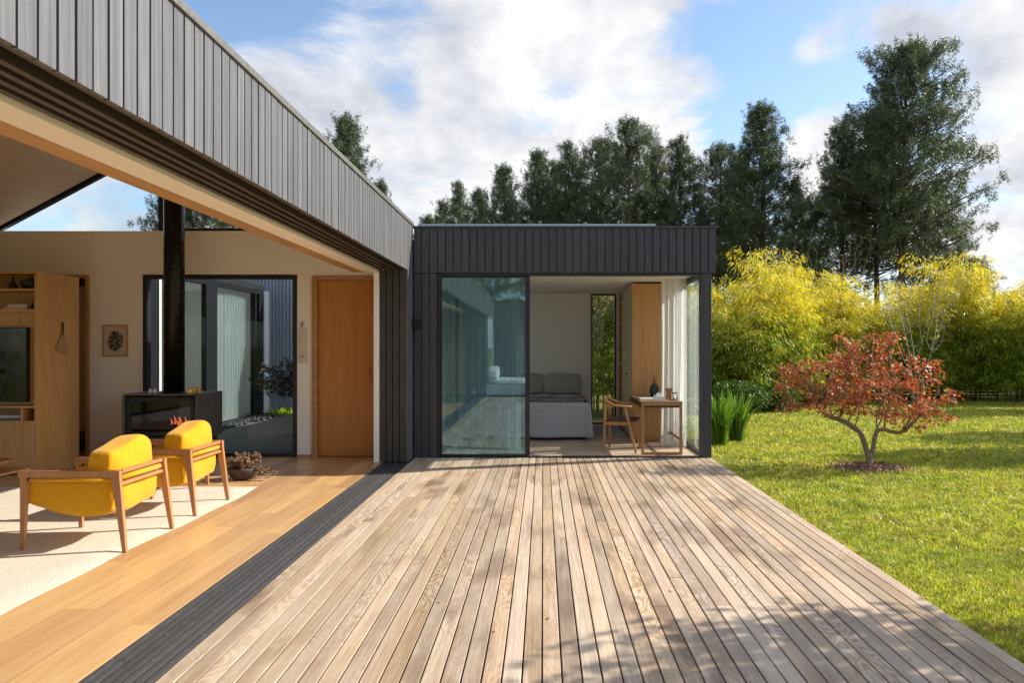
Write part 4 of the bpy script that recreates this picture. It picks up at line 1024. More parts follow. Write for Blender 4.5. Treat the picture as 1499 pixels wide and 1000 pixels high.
# ------------------------------------------------------------------ bedroom furniture
def bed():
    t = empty('bed', (-0.12, 12.85, 0), label='double bed with grey quilted bedspread in the open bedroom', cat='bed')
    hx = 0.80; y0, y1 = -1.15, 1.22
    obj('bed_base', MB().box(-hx+0.08, hx-0.08, y0+0.1, y1, 0.0, 0.16), 'black_metal', t)
    obj('mattress', MB().box(-hx+0.03, hx-0.03, y0+0.05, y1, 0.161, 0.53), 'sofa_white', t, bevel=0.04)
    # bedspread: a draped sheet, rounded over the edges, hanging almost to the floor
    def fn(u, v):
        L = 0.50; Wd = hx*2+2*L; s = -Wd/2+Wd*u; q = (y1-0.25-y0+L)*v; yy = y0-L+q
        R_ = 0.07; z = 0.58; x = s; y = yy
        ox = max(0, abs(s)-hx); oy = max(0, y0-yy)
        if ox > 0: x = math.copysign(hx+0.05*(ox/L)+0.012*math.sin(yy*9+1)*(ox/L)*2, s)
        if oy > 0: y = y0-0.05*(oy/L)-0.014*math.sin(s*8)*(oy/L)*2
        z -= min(1.0, max(ox, oy)/1.0)*1.08 if max(ox, oy) > 0 else 0
        m = min(1, max(ox, oy)/0.05)
        z -= 0 if max(ox, oy) > 0 else 0.018*(max(0, (abs(s)-hx+0.12)/0.12)**2+max(0, (y0+0.12-yy)/0.12)**2)
        if ox > 0 and oy > 0:
            a = math.atan2(oy, ox); d = max(ox, oy); x = math.copysign(hx+0.05+0.10*math.cos(a)*d, s); y = y0-0.05-0.10*math.sin(a)*d
        return (x, y, max(z, 0.045))
    obj('bedspread', MB().grid(fn, 70, 70), 'quilt', t, solid=0.015)
    def pil(x, y, z, w, h, rot, label, seed):
        o = obj('pillow', rbox(-w/2, w/2, -0.05, 0.05, -h/2, h/2, 8, 0.045, seed=seed, ex=22), 'linen_grey', None, loc=(x, y, z), subsurf=1)
        o.rotation_euler = (-0.42, rot, 0); tag(o, label, 'pillow', 'grey pillows on the bed')
    pil(0.36, 13.74, 0.775, 0.66, 0.37, 0.02, 'charcoal grey pillow at the right head of the bed', 1)
    pil(-0.34, 13.76, 0.775, 0.66, 0.37, -0.02, 'charcoal grey pillow at the left head, partly behind glass', 2)
    def th(u, v):
        s = -0.88+1.80*u; y = -1.28+1.0*v; ox = max(0, abs(s)-0.80)
        return (math.copysign(min(abs(s), 0.825), s), y+0.05*math.sin(u*7), 0.605-ox*1.2+0.008*math.sin(u*21+v*7))
    o = obj('throw_blanket', MB().grid(th, 60, 16), 'throw_pattern', None, loc=(-0.12, 13.1, 0), solid=0.012)
    tag(o, 'black and white patterned throw laid across the grey bed', 'blanket')
bed()

def wardrobe():
    t = empty('wardrobe', (1.68, 12.4, 0), label='full height oak wardrobe with pale side doors behind the desk', cat='wardrobe')
    ox, oy = 1.68, 12.4; x0, x1, y0, y1 = 1.36-ox, 1.99-ox, 11.47-oy, 12.92-oy; H = 2.42
    obj('end_panel', MB().box(x0, x1, y0, y0+0.03, 0, H), 'oak_panel', t, bevel=0.002)
    obj('carcass', MB().box(x0+0.03, x1, y0+0.031, y1-0.02, 0.05, H-0.01), 'oak_panel', t)
    a = obj('side_door', MB().box(x0, x0+0.022, y0+0.033, y0+0.74, 0.05, H-0.01), 'beige_panel', t, bevel=0.002)
    b_ = obj('side_door', MB().box(x0, x0+0.022, y0+0.744, y1-0.02, 0.05, H-0.01), 'beige_panel', t, bevel=0.002)
    obj('knob', MB().tube([(x0, y0+0.68, 1.02), (x0-0.025, y0+0.68, 1.02)], [0.012, 0.016], 10), 'black_metal', a)
    mb = MB().box(x0, x1, y1, y1+0.02, 0, H).box(x1-0.02, x1, y1+0.02, y1+0.6, 0, H).box(x0, x1-0.02, y1+0.6, y1+0.62, 0, H)
    obj('shelf_side', mb, 'oak_panel', t)
    for k in range(7): obj('shelf', MB().box(x0+0.01, x1-0.021, y1+0.021, y1+0.599, 0.06+0.36*k, 0.08+0.36*k), 'oak_panel', t)
    r = random.Random(12)
    for k in range(1, 6):
        y = y1+0.03
        while y < y1+0.5:
            w = r.uniform(0.025, 0.05)
            h = r.uniform(0.2, 0.3); m_ = r.choice(['paper', 'book_blue', 'switch_cream', 'dark_ceramic', 'terracotta'])
            o = obj('book', MB().box(-0.1, 0.08, -w/2, w/2, 0, h), m_, None, loc=(x0+ox+0.16, y+w/2+oy, 0.081+0.36*k))
            tag(o, 'upright book on the shelves behind the wardrobe door', 'book', 'books on the wardrobe shelves')
            y += w+0.004
            if y > y1+0.22: break
wardrobe()

def desk():
    ox, oy = 1.595, 10.77
    t = empty('desk', (ox, oy, 0), label='slim wooden desk with rectangular loop legs by the curtain', cat='desk')
    x0, x1 = -0.275, 0.275; y0, y1 = -0.69, 0.69; H = 0.716; w = 0.036
    obj('desktop', MB().box(x0-0.004, x1+0.004, y0-0.004, y1, H-0.016, H), 'desk_wood', t, bevel=0.003)
    obj('apron', MB().box(x0+0.002, x1-0.002, y0+0.04, y1-0.04, H-0.085, H-0.0165), 'dark_wood', t)
    for y in (y0, y1-w):
        mb = MB(); frame_rect(mb, 1, x0, x1, 0.0, H-0.017, w, y, y+w); obj('leg', mb, 'teak', t, bevel=0.003)
    obj('stretcher', MB().box(x1-0.03, x1-0.006, y0+w, y1-w, 0.19, 0.225), 'desk_wood', t, bevel=0.002)
    # on the desk
    def at(px, Y): return (px-VPX)*Y/F
    H += 0.0
    d = empty('desk_lamp', (at(958, 10.95), 10.95, H), label='dark rounded vase holding fine dry twigs on the desk', cat='vase')
    d.name = 'twig_vase'
    obj('vase_body', MB().lathe([(0.035, 0), (0.055, 0.02), (0.072, 0.08), (0.070, 0.14), (0.045, 0.185), (0.02, 0.20), (0.014, 0.205)], (0,0,0), 24), 'dark_ceramic', d)
    mb = MB(); r = random.Random(6)
    for i in range(16):
        a = r.uniform(0, 6.28); R_ = r.uniform(0.05, 0.22); h = r.uniform(0.1, 0.22)
        p1 = Vector((0, 0, 0.2)); p2 = Vector((R_*0.4*math.cos(a), R_*0.4*math.sin(a), 0.2+h*0.6)); p3 = Vector((R_*math.cos(a), R_*math.sin(a), 0.2+h))
        mb.tube([p1, p2, p3], [0.0022, 0.0018, 0.0012], 4)
    obj('twig', mb, 'rope', d)
    tag(obj('notebook', MB().box(-0.12, 0.12, -0.16, 0.16, 0, 0.018), 'white_ceramic', None, loc=(at(948, 10.55), 10.55, H), bevel=0.002), 'closed white laptop lying flat on the desk', 'laptop')
    tag(obj('tray', MB().box(-0.09, 0.09, -0.1, 0.1, 0, 0.012), 'dark_wood', None, loc=(at(946, 10.95), 10.98, H), bevel=0.002), 'small dark tray behind the white laptop', 'tray')
    e = empty('paper_box', (at(965, 10.28), 10.28, H), label='white paper box with rounded arch on the desk front', cat='box')
    obj('box_body', MB().box(-0.075, 0.075, -0.03, 0.05, 0, 0.058), 'white_ceramic', e, bevel=0.003)
    mb = MB(); mb.prism([(0.045*math.cos(a), 0.058+0.052*math.sin(a)) for a in [math.pi*i/12 for i in range(13)]], 1, 0.0, 0.03); obj('arch', mb, 'white_ceramic', e)
    obj('tab', MB().box(-0.0745, -0.062, -0.029, -0.017, 0.0585, 0.085), 'white_ceramic', e)
    e = empty('lantern', (at(986, 10.3), 10.3, H), label='small black wire cube lantern on the desk corner', cat='lantern')
    mb = MB(); s = 0.045
    for x in (-s, 0, s):
        for y in (-s, s): mb.tube([(x, y, 0.004), (x, y, 0.105)], 0.0035, 6)
    for z in (0.004, 0.105): mb.tube([(-s,-s,z),(s,-s,z),(s,s,z),(-s,s,z),(-s,-s,z)], 0.0035, 6)
    obj('wire_cage', mb, 'black_metal', e); obj('candle', MB().lathe([(0.026, 0.006), (0.026, 0.07), (0.003, 0.072), (0, 0.08)], (0,0,0), 14), 'white_ceramic', e)
    e = empty('photo_frame', (at(979, 10.6), 10.6, H), label='brown wooden ornament standing between vase and lantern', cat='ornament')
    obj('ornament_body', MB().box(-0.03, 0.03, -0.02, 0.02, 0, 0.10).box(-0.045, 0.05, -0.024, 0.024, 0.10, 0.155), 'chair_wood', e, bevel=0.004)
desk()

def desk_chair():
    t = empty('desk_chair', (1.10, 10.52, 0), rz=math.radians(-14), label='teak armchair with curved back and dark seat at the desk', cat='chair')
    # local: faces +x
    for (x, y, xt, yt, zt, w0, w1, nm) in ((-0.21, -0.25, -0.20, -0.20, 0.735, 0.030, 0.036, 'rear'), (-0.21, 0.25, -0.20, 0.20, 0.735, 0.030, 0.036, 'rear'), (0.235, -0.265, 0.085, -0.262, 0.62, 0.028, 0.040, 'front'), (0.235, 0.265, 0.085, 0.262, 0.62, 0.028, 0.040, 'front')):
        obj('leg', MB().taper((x, y, 0), (xt, yt, zt), (w0, w0), (w1, w1)), 'teak', t, bevel=0.004)
    obj('seat_rail', MB().box(-0.20, 0.17, -0.235, -0.212, 0.375, 0.42).box(-0.20, 0.17, 0.212, 0.235, 0.375, 0.42).box(-0.205, -0.182, -0.21, 0.21, 0.375, 0.42).box(0.147, 0.17, -0.21, 0.21, 0.375, 0.42), 'teak', t, bevel=0.003)
    obj('seat', rbox(-0.21, 0.24, -0.23, 0.23, 0.415, 0.455, 5, 0.008), 'dark_wood', t)
    pts = []
    for k in range(21):
        a = math.pi*0.5+math.pi*k/20
        pts.append((-0.03+0.20*math.cos(a)*1.05, 0.262*math.sin(a), 0.645+0.085*max(0, -math.cos(a))**1.5))
    pts = [(0.20, 0.262, 0.632)]+pts+[(0.20, -0.262, 0.632)]
    obj('armrest', MB().tube(pts, [0.018]+[0.022]*21+[0.018], 8, flat=0.8), 'teak', t)
    obj('backrest', MB().grid(lambda u, v: (-0.235+0.03*(2*u-1)**2*1.2, (2*u-1)*0.21, 0.665+0.10*v), 12, 4), 'teak', t, solid=0.022)
desk_chair()

def misc_bedroom():
    a = P(862.5, 553, 14.1)
    e = empty('light_switch', (a[0], 14.098, a[2]), label='white light switch on the bedroom wall beside the bed', cat='light switch')
    obj('plate', MB().box(-0.035, 0.035, -0.01, 0, -0.055, 0.055), 'white_ceramic', e, bevel=0.003)
    obj('rocker', MB().box(-0.02, 0.02, -0.014, -0.0102, -0.04, 0.04), 'white_ceramic', e, bevel=0.002)
    tag(obj('bedside_rug', MB().box(0.75, 1.32, 12.0, 13.7, 0.001, 0.014), 'sofa_grey', None, bevel=0.003), 'pale grey rug between the bed and wardrobe', 'rug')
    # exterior wall lamp
    p = P(609, 475.5, 9.80)
    e = empty('wall_lamp', (p[0], 9.818, p[2]), label='small black box lamp on the charcoal cladding corner', cat='wall lamp')
    obj('lamp_housing', MB().box(-0.06, 0.06, -0.10, -0.004, -0.05, 0.055), 'black_metal', e, bevel=0.003)
    obj('mount', MB().box(-0.03, 0.03, -0.004, 0.0, -0.04, 0.04), 'black_metal', e)
misc_bedroom()

def sofa():
    t = empty('outdoor_sofa', (-1.02, -2.7, 0), label='low white cushioned outdoor sofa mirrored in the teal glass', cat='sofa')
    obj('sofa_base', MB().box(-0.62, 0.62, -0.75, 0.75, 0.06, 0.36), 'sofa_grey', t, bevel=0.02)
    obj('sofa_plinth', MB().box(-0.55, 0.55, -0.68, 0.68, 0.0, 0.059), 'black_metal', t)
    obj('seat_cushion', rbox(-0.60, 0.60, -0.73, 0.73, 0.362, 0.52, 5, 0.02, seed=2), 'sofa_white', t, subsurf=1)
    obj('back_cushion', rbox(-0.60, -0.32, -0.70, 0.02, 0.52, 0.86, 5, 0.03, seed=6), 'sofa_white', t, subsurf=1)
    obj('back_cushion', rbox(-0.58, -0.30, 0.04, 0.72, 0.52, 0.80, 5, 0.03, seed=7), 'sofa_white', t, subsurf=1)
sofa()
# ------------------------------------------------------------------ vegetation
def colonize(rs, attract, seeds, step, infl, kill, iters=160, bias=(0,0,0.05)):
    """space colonisation: grows a branching skeleton towards attraction points; returns nodes, parents"""
    P_ = [np.array(p, float) for p, _ in seeds]; par = [q for _, q in seeds]
    A = attract.copy()
    for _ in range(iters):
        if len(A) == 0: break
        N_ = np.array(P_)
        D = np.linalg.norm(A[:, None, :]-N_[None], axis=2); j = D.argmin(1); dm = D[np.arange(len(A)), j]
        new = []
        for k in np.unique(j[dm < infl]):
            sel = (j == k) & (dm < infl)
            d = unit(A[sel]-N_[k]).sum(0)+np.array(bias)+rs.normal(size=3)*0.12
            d = d/max(np.linalg.norm(d), 1e-6); q = N_[k]+d*step
            new.append((q, k))
        if not new: break
        n0 = len(P_)
        for q, k in new: P_.append(q); par.append(int(k))
        N2 = np.array(P_[n0:])
        A = A[np.linalg.norm(A[:, None]-N2[None], axis=2).min(1) > kill]
    return np.array(P_), par
def skeleton_mesh(mb, P_, par, r_tip, power=2.3, rmax=None, nside=6, root_r=None):
    n = len(P_); ch = [[] for _ in range(n)]
    for i, p in enumerate(par):
        if p >= 0: ch[p].append(i)
    r = np.zeros(n)
    for i in range(n-1, -1, -1):
        r[i] = r_tip if not ch[i] else sum(r[c]**power for c in ch[i])**(1/power)
    if rmax: r *= 1; r = np.minimum(r, rmax)
    # chains
    started = set(); roots = [i for i, p in enumerate(par) if p < 0]
    st = [(i, None) for i in roots]
    while st:
        i, frm = st.pop()
        chain = [i] if frm is None else [frm, i]
        while ch[chain[-1]]:
            c = sorted(ch[chain[-1]], key=lambda k: -r[k])
            for o in c[1:]: st.append((o, chain[-1]))
            chain.append(c[0])
        rad = [r[k] for k in chain]
        if frm is not None: rad[0] = min(rad[0], rad[1]*1.15)
        if len(chain) > 1: mb.tube([P_[k] for k in chain], rad, nside if rad[min(1, len(rad)-1)] > 0.012 else 4)
    return r, ch

def star_leaves(rs, base, size, up=0.6):
    """palmate leaf: five narrow lobes meeting at the stalk, one island each leaf"""
    n = len(base); nrm = unit(rs.normal(size=(n, 3))+np.array([0, 0, up])); a = unit(np.cross(nrm, rs.normal(size=(n, 3)))); b = np.cross(nrm, a)
    sz = (size*(0.7+0.6*rs.rand(n)))[:, None]
    Vs = [base]; ang = [-1.3, -0.62, 0, 0.62, 1.3]; ln = [0.72, 0.93, 1.0, 0.93, 0.72]
    for t, l in zip(ang, ln):
        d = a*math.cos(t)+b*math.sin(t); s = -a*math.sin(t)+b*math.cos(t)
        tip = base+d*sz*l-nrm*sz*0.22
        Vs += [base+d*sz*l*0.5+s*sz*0.13, tip, base+d*sz*l*0.5-s*sz*0.13]
    V = np.stack(Vs, axis=1).reshape(-1, 3); k = 16; idx = np.arange(n)[:, None]*k
    Fq = np.concatenate([idx+np.array([[0, 3*i+3, 3*i+2, 3*i+1]]) for i in range(5)])
    return V, Fq

def maple():
    rs = np.random.RandomState(21)
    bx, by, bz = 4.03, 9.30, -0.05
    t = empty('maple_tree', (bx, by, bz), label='small japanese maple with red autumn leaves on the lawn', cat='tree')
    # crown volume (local): wide, flat topped, uneven lobes
    lobes = [((-0.62,0.0,1.24),(0.46,0.42,0.24)),((-0.05,0.1,1.44),(0.48,0.45,0.24)),((0.50,-0.05,1.20),(0.42,0.42,0.24)),((0.05,-0.35,1.0),(0.5,0.35,0.22)),((-0.35,-0.2,0.95),(0.4,0.35,0.14)),((0.2,-0.3,0.74),(0.4,0.25,0.12)),((0.32,0,1.64),(0.12,0.12,0.10)),((-0.3,0,1.62),(0.14,0.14,0.08)),
             ((-0.85,0.0,1.02),(0.32,0.35,0.24)),((0.95,0.0,0.88),(0.24,0.3,0.10)),((0.75,0,0.70),(0.25,0.25,0.10)),((0.55,-0.1,0.62),(0.42,0.35,0.20)),((-0.45,-0.1,0.78),(0.45,0.35,0.16)),((-1.0,0,0.72),(0.16,0.25,0.08)),((0.1,-0.1,0.62),(0.35,0.3,0.12)),((0.15,0.4,1.05),(0.6,0.4,0.35)),((-0.98,-0.05,1.25),(0.12,0.2,0.08)),((0.12,0,1.62),(0.25,0.2,0.06))]
    A = []
    for c, e in lobes:
        k = int(1500*e[0]*e[1]*e[2])+14; q = unit(rs.normal(size=(k, 3)))*(rs.rand(k, 1)**(1/2.2)); A.append(q*np.array(e)+np.array(c))
    A = np.concatenate(A)
    seeds = [((0,0,0),-1),((0.0,0,0.07),0),((0.012,0,0.13),1),((-0.03,0,0.23),2),((-0.065,0.01,0.36),3),((-0.11,0,0.45),4),
             ((0.055,0.01,0.22),2),((0.075,0,0.38),6),((0.10,-0.02,0.47),7),((0.02,-0.06,0.30),2),((0.02,-0.11,0.42),9),
             ((-0.18,0,0.50),5),((-0.27,0.0,0.56),11),((-0.36,0.02,0.60),12),((-0.47,0.0,0.63),13),((-0.58,0,0.70),14),((-0.64,0,0.80),15),
             ((0.19,0,0.48),8),((0.28,-0.02,0.45),17),((0.37,-0.03,0.44),18),((0.45,-0.02,0.47),19),((0.52,0,0.53),20)]
    Pn, par = colonize(rs, A, seeds, 0.055, 0.5, 0.085, 120, (0,0,0.1))
    mb = MB(); r, ch = skeleton_mesh(mb, Pn, par, 0.0030, 1.95, 0.078, 10)
    obj('trunk', mb, 'bark_grey', t)
    fine = np.where(r < 0.0085)[0]; fine = fine[Pn[fine, 2] > 0.5]
    base = np.repeat(Pn[fine], 11, axis=0)+rs.normal(size=(len(fine)*11, 3))*np.array([0.055, 0.055, 0.022])
    cl = np.sin(base[:, 0]*13)*np.sin(base[:, 1]*11+1)*np.sin(base[:, 2]*17+base[:, 0]*5)
    keep = rs.rand(len(base)) < 0.62+1.3*cl
    base = base[keep]
    print('maple leaves', len(base), 'nodes', len(Pn))
    if len(base) > 15000: base = base[rs.permutation(len(base))[:15000]]
    V, Fq = star_leaves(rs, base, 0.036, 1.0)
    link('foliage', npmesh('foliage', V, Fq), 'maple_red', t)
    # mulch ring
    n = 1700; a = rs.rand(n)*6.28; q = (rs.rand(n)**0.62)*0.50
    base = np.stack([bx-0.02+q*np.cos(a)*1.05, by-0.12+q*np.sin(a)*1.0, bz+0.012+0.03*(1-q/0.55)+rs.rand(n)*0.012], 1)
    d = unit(np.stack([rs.normal(size=n), rs.normal(size=n), rs.normal(size=n)*0.25], 1)); V, Fq = blades(rs, base, d, 0.05, 0.022)
    tag(link('mulch', npmesh('mulch', V, Fq), 'mulch'), 'reddish bark mulch spread round the maple trunk', 'mulch', kind='stuff')
    mb = MB().lathe([(0.40, 0), (0.33, 0.012), (0.2, 0.03), (0, 0.035)], (bx, by-0.1, bz-0.004), 30); tag(obj('soil', mb, 'soil'), kind='structure')
maple()

def small_maple():
    rs = np.random.RandomState(5)
    t = empty('dark_maple', (-4.35, 12.6, 0.12), label='dark leaved dwarf maple in the gravel courtyard behind the window', cat='tree')
    A = unit(rs.normal(size=(420, 3)))*(rs.rand(420, 1)**(1/2.5))*np.array([0.85, 0.6, 0.35])+np.array([0.35, 0, 0.80])
    Pn, par = colonize(rs, A, [((0.4,0,0),-1),((0.38,0,0.15),0),((0.33,0,0.28),1)], 0.07, 0.6, 0.11, 90)
    mb = MB(); r, ch = skeleton_mesh(mb, Pn, par, 0.004, 2.2, 0.04, 6); obj('trunk', mb, 'bark_grey', t)
    fine = np.where(r < 0.012)[0]
    base = np.repeat(Pn[fine], 7, axis=0)+rs.normal(size=(len(fine)*7, 3))*0.05
    V, Fq = star_leaves(rs, base, 0.05, 0.6); link('foliage', npmesh('foliage', V, Fq), 'maple_dark', t)
    # pebbles along the glazed wing, low plants
    n = 520; vs = []; r = random.Random(4)
    mb = MB()
    for i in range(n):
        y = r.uniform(10.3, 15.9); x = -5.83+abs(r.gauss(0, 0.20)); s = r.uniform(0.025, 0.055)
        z = 0.02+0.30*math.exp(-((x+4.1)**2/0.7+(y-13.0)**2/2.2))
        mb.lathe([(0.0, -0.3*s), (s*0.9, 0.0), (s, 0.4*s), (s*0.5, 0.9*s), (0, s)], (x, y, z), 6)
    for i in range(120):
        x = r.uniform(-5.2, -3.3); y = 10.1+abs(r.gauss(0, 0.06)); s = r.uniform(0.02, 0.04)
        mb.lathe([(0.0, -0.3*s), (s*0.9, 0.0), (s, 0.4*s), (s*0.5, 0.9*s), (0, s)], (x, y, 0.02), 6)
    tag(obj('black_pebbles', mb, 'pebble_black'), 'black pebbles bordering the courtyard gravel', 'pebbles', kind='stuff')
    for k, (px, Y, lab) in enumerate(((420, 15.2, 'low bright green plant at the far side of the courtyard gravel'),)):
        c = P(px, 0, Y); rs2 = np.random.RandomState(k); base = rs2.normal(size=(260, 3))*np.array([0.16, 0.10, 0.03])
        V, Fq = blades(rs2, base, unit(rs2.normal(size=(260, 3))+np.array([0,0,1.2])), 0.13, 0.03)
        tag(link('ground_plant', npmesh('ground_plant', V, Fq), 'bamboo_green', None, (c[0], Y, 0.1)), lab, 'plant')
small_maple()

def bare_shrub(name, x, y, h, spread, seed, label, n=260, mat='bark_pale', rt=0.0045, pw=3.3, rm=0.022):
    rs = np.random.RandomState(seed)
    t = empty(name, (x, y, -0.05), label=label, cat='shrub')
    u = rs.rand(n)**0.8; a = rs.rand(n)*6.28; rr = (0.25+0.75*np.sqrt(rs.rand(n)))*spread*(0.15+u)
    A = np.stack([rr*np.cos(a), rr*np.sin(a), 0.5+u*(h-0.5)], 1)
    seeds = [((0,0,0),-1),((0.0,0,0.15),0),((-0.10,0.03,0.35),1),((0.08,-0.04,0.4),1),((0.02,0.08,0.4),1)]
    Pn, par = colonize(rs, A, seeds, 0.09, 0.9, 0.14, 120, (0,0,0.35))
    mb = MB(); skeleton_mesh(mb, Pn, par, rt, pw, rm, 6); obj('branches', mb, mat, t)
bare_shrub('bare_shrub', P(1345,0,17.5)[0], 17.5, 3.2, 1.0, 3, 'leafless pale twiggy shrub rising behind the red maple', 800, 'bark_pale', 0.0032, 3.3, 0.020)
bare_shrub('bare_shrub', P(1205,0,20.2)[0], 20.2, 4.4, 1.3, 9, 'thin leafless shrub among the yellow bamboo left of the big pine', 420, 'bark_grey', 0.0036, 3.3, 0.022)

def iris(px, Y, seed, label):
    rs = np.random.RandomState(seed); c = P(px, 0, Y); n = 150
    mb_V = []; mb_F = []; o = 0
    for i in range(n):
        a = rs.rand()*6.28; r0 = rs.rand()*0.13; L = 0.5+0.45*rs.rand(); lean = 0.10+0.42*rs.rand()**1.5; w = 0.012+0.010*rs.rand(); az = rs.rand()*6.28
        rows = 7; side = np.array([math.cos(az), math.sin(az), 0])
        for k in range(rows):
            s = k/(rows-1); h = L*s*(1-0.25*lean*s*s); out_ = lean*L*s**2.2
            p = np.array([r0*math.cos(a)+out_*math.cos(a), r0*math.sin(a)+out_*math.sin(a), h]); ww = w*(1-s**2.5)+0.0006
            mb_V += [p-side*ww, p+side*ww]
        for k in range(rows-1): mb_F.append((o+2*k, o+2*k+1, o+2*k+3, o+2*k+2))
        o += rows*2
    tag(link('iris_clump', npmesh('iris_clump', np.array(mb_V), np.array(mb_F)), 'iris_leaf', None, (c[0], Y, -0.06)), label, 'plant', 'sword leaved plants by the bedroom post')
iris(1052, 11.3, 1, 'clump of green sword leaves touching the dark corner post')
iris(1078, 11.9, 2, 'clump of green sword leaves on the garden side, away from the post')

# bamboo hedge
def bamboo_variant(seed, h, yellow):
    rs = np.random.RandomState(seed); mb = MB(); tips = []
    nc = 15
    for i in range(nc):
        a = rs.rand()*6.28; r0 = math.sqrt(rs.rand())*0.55; hh = h*(0.62+0.46*rs.rand()**1.3); lean = 0.15+0.6*rs.rand()
        pts = []
        for k in range(12):
            s = k/11; pts.append((r0*math.cos(a)+lean*math.cos(a)*s**2.5, r0*math.sin(a)+lean*math.sin(a)*s**2.5, hh*s*(1-0.06*s*s)))
        mb.tube(pts, [0.016*(1-0.85*k/11) for k in range(12)], 5)
        tips.append(np.array(pts))
    Vy = []; Vg = []
    for pts in tips:
        m = 66
        s = 0.16+0.84*rs.rand(m)**0.85; idx = s*11; i0 = np.minimum(idx.astype(int), 10); f = (idx-i0)[:, None]
        p = pts[i0]*(1-f)+pts[i0+1]*f
        az = rs.rand(m)*6.28; br = (0.15+0.75*rs.rand(m)**1.3)*(1.15-0.75*s)
        q = p+np.stack([np.cos(az)*br, np.sin(az)*br, 0.30*br-0.25*br**2], 1)
        for j in range(m):
            k = int(22+10*rs.rand()); c = q[j]+rs.normal(size=(k, 3))*np.array([0.085, 0.085, 0.05])+np.array([math.cos(az[j]), math.sin(az[j]), -0.6])*rs.rand(k, 1)*0.26
            d = unit(np.array([math.cos(az[j]), math.sin(az[j]), -0.95])+rs.normal(size=(k, 3))*0.42)
            hz = c[:, 2]/h; yel = rs.rand(k) < np.clip((hz-yellow)*2.6+0.5+0.22*math.sin(j*1.7), 0.05, 0.93)
            Vy.append((c[yel], d[yel])); Vg.append((c[~yel], d[~yel]))
    res = []
    for S in (Vy, Vg):
        B = np.concatenate([a for a, _ in S]); D = np.concatenate([b for _, b in S])
        res.append(blades(rs, B, D, 0.09+0.09*rs.rand(len(B)), 0.0185))
    cm = bpy.data.meshes.new('culms'); cm.from_pydata(mb.v, [], mb.f); cm.polygons.foreach_set('use_smooth', mb.smooth); cm.materials.append(M['culm'])
    ly = npmesh('yellow_leaves', *res[0]); ly.materials.append(M['bamboo_yellow']); lg = npmesh('green_leaves', *res[1]); lg.materials.append(M['bamboo_green'])
    return cm, ly, lg
def place_bamboo():
    BV = [bamboo_variant(11, 3.7, 0.56), bamboo_variant(12, 3.5, 0.64), bamboo_variant(13, 3.9, 0.54)]
    r = random.Random(9)
    # (px, Y, scale z)
    L_ = [(1052,19.2,0.93),(1078,18.0,0.96),(1112,19.6,1.10),(1142,18.8,0.98),(1172,20.4,0.86),(1200,19.8,0.76),(1232,20.8,1.08),(1262,20.3,0.95),(1300,21.2,0.72),(1330,20.8,0.94),(1356,21.6,0.80),(1386,21.0,1.12),(1412,21.4,0.84),(1446,20.6,0.98),(1474,21.3,0.74),(1500,20.5,0.95),(1530,20.8,1.0),(1565,20.6,1.0),(1604,20.2,1.0)]
    place = ['touching the dark post of the bedroom','second from the bedroom post','tall and bright yellow, third from the bedroom post','behind the left tip of the red maple','where the yellow tops thin out above the maple','low green, behind the maple crown on its left','straight above the middle of the red maple','behind the top of the red maple','low one right behind the maple crown','left of the leafless pale shrub','behind the leafless pale shrub','orange tipped, just right of the pale shrub','between the pale shrub and the right edge','with the woven fence showing below it','second from the right edge of the lawn view','at the right edge of the lawn view','first beyond the right edge','second beyond the right edge','third beyond the right edge']
    for i, (px, Y, sz) in enumerate(L_):
        c = P(px, 0, Y); v = BV[i % 3]
        t = empty('bamboo_clump', (c[0], Y, -0.06), rz=r.uniform(0, 6.28), label='bamboo clump '+place[i], cat='bamboo', group='bamboo hedge along the lawn')
        for me, nm in zip(v, ('culms', 'yellow_leaves', 'green_leaves')):
            o = bpy.data.objects.new(nm, me); COL.objects.link(o); o.parent = t
        t.scale = (r.uniform(0.95, 1.15), r.uniform(0.95, 1.15), sz)
    # dry leaved clump outside the narrow bedroom window, and one more on its right
    for px, Y, lab, k in ((872, 17.2, 'sparse bamboo seen through the narrow bedroom window, left one', 0), (905, 18.2, 'sparse bamboo seen through the narrow bedroom window, right one', 1)):
        c = P(px, 0, Y)
        t = empty('bamboo_clump', (c[0], Y, -0.06), rz=1.0+k, label=lab, cat='bamboo', group='bamboo hedge along the lawn')
        for me, nm, mt in zip(BV[k], ('culms', 'yellow_leaves', 'green_leaves'), (None, 'dry_bamboo', None)):
            m2 = me.copy() if mt else me
            if mt: m2.materials.clear(); m2.materials.append(M[mt])
            o = bpy.data.objects.new(nm, m2); COL.objects.link(o); o.parent = t
place_bamboo()
def fence():
    t = empty('garden_fence', (9.5, 22.6, -0.1), label='dark woven timber fence standing behind the bamboo hedge', cat='fence')
    mb = MB(); r = random.Random(1)
    for k in range(21): mb.box(-7.5, 9.5, -0.012+r.uniform(-.006,.006), 0.012, 0.05+k*0.088, 0.05+k*0.088+0.075)
    obj('slat_panel', mb, 'fence_wood', t)
    for x in range(-7, 10, 2): obj('post', MB().box(x-0.05, x+0.05, -0.08, -0.02, 0, 1.95), 'fence_wood', t)
fence()
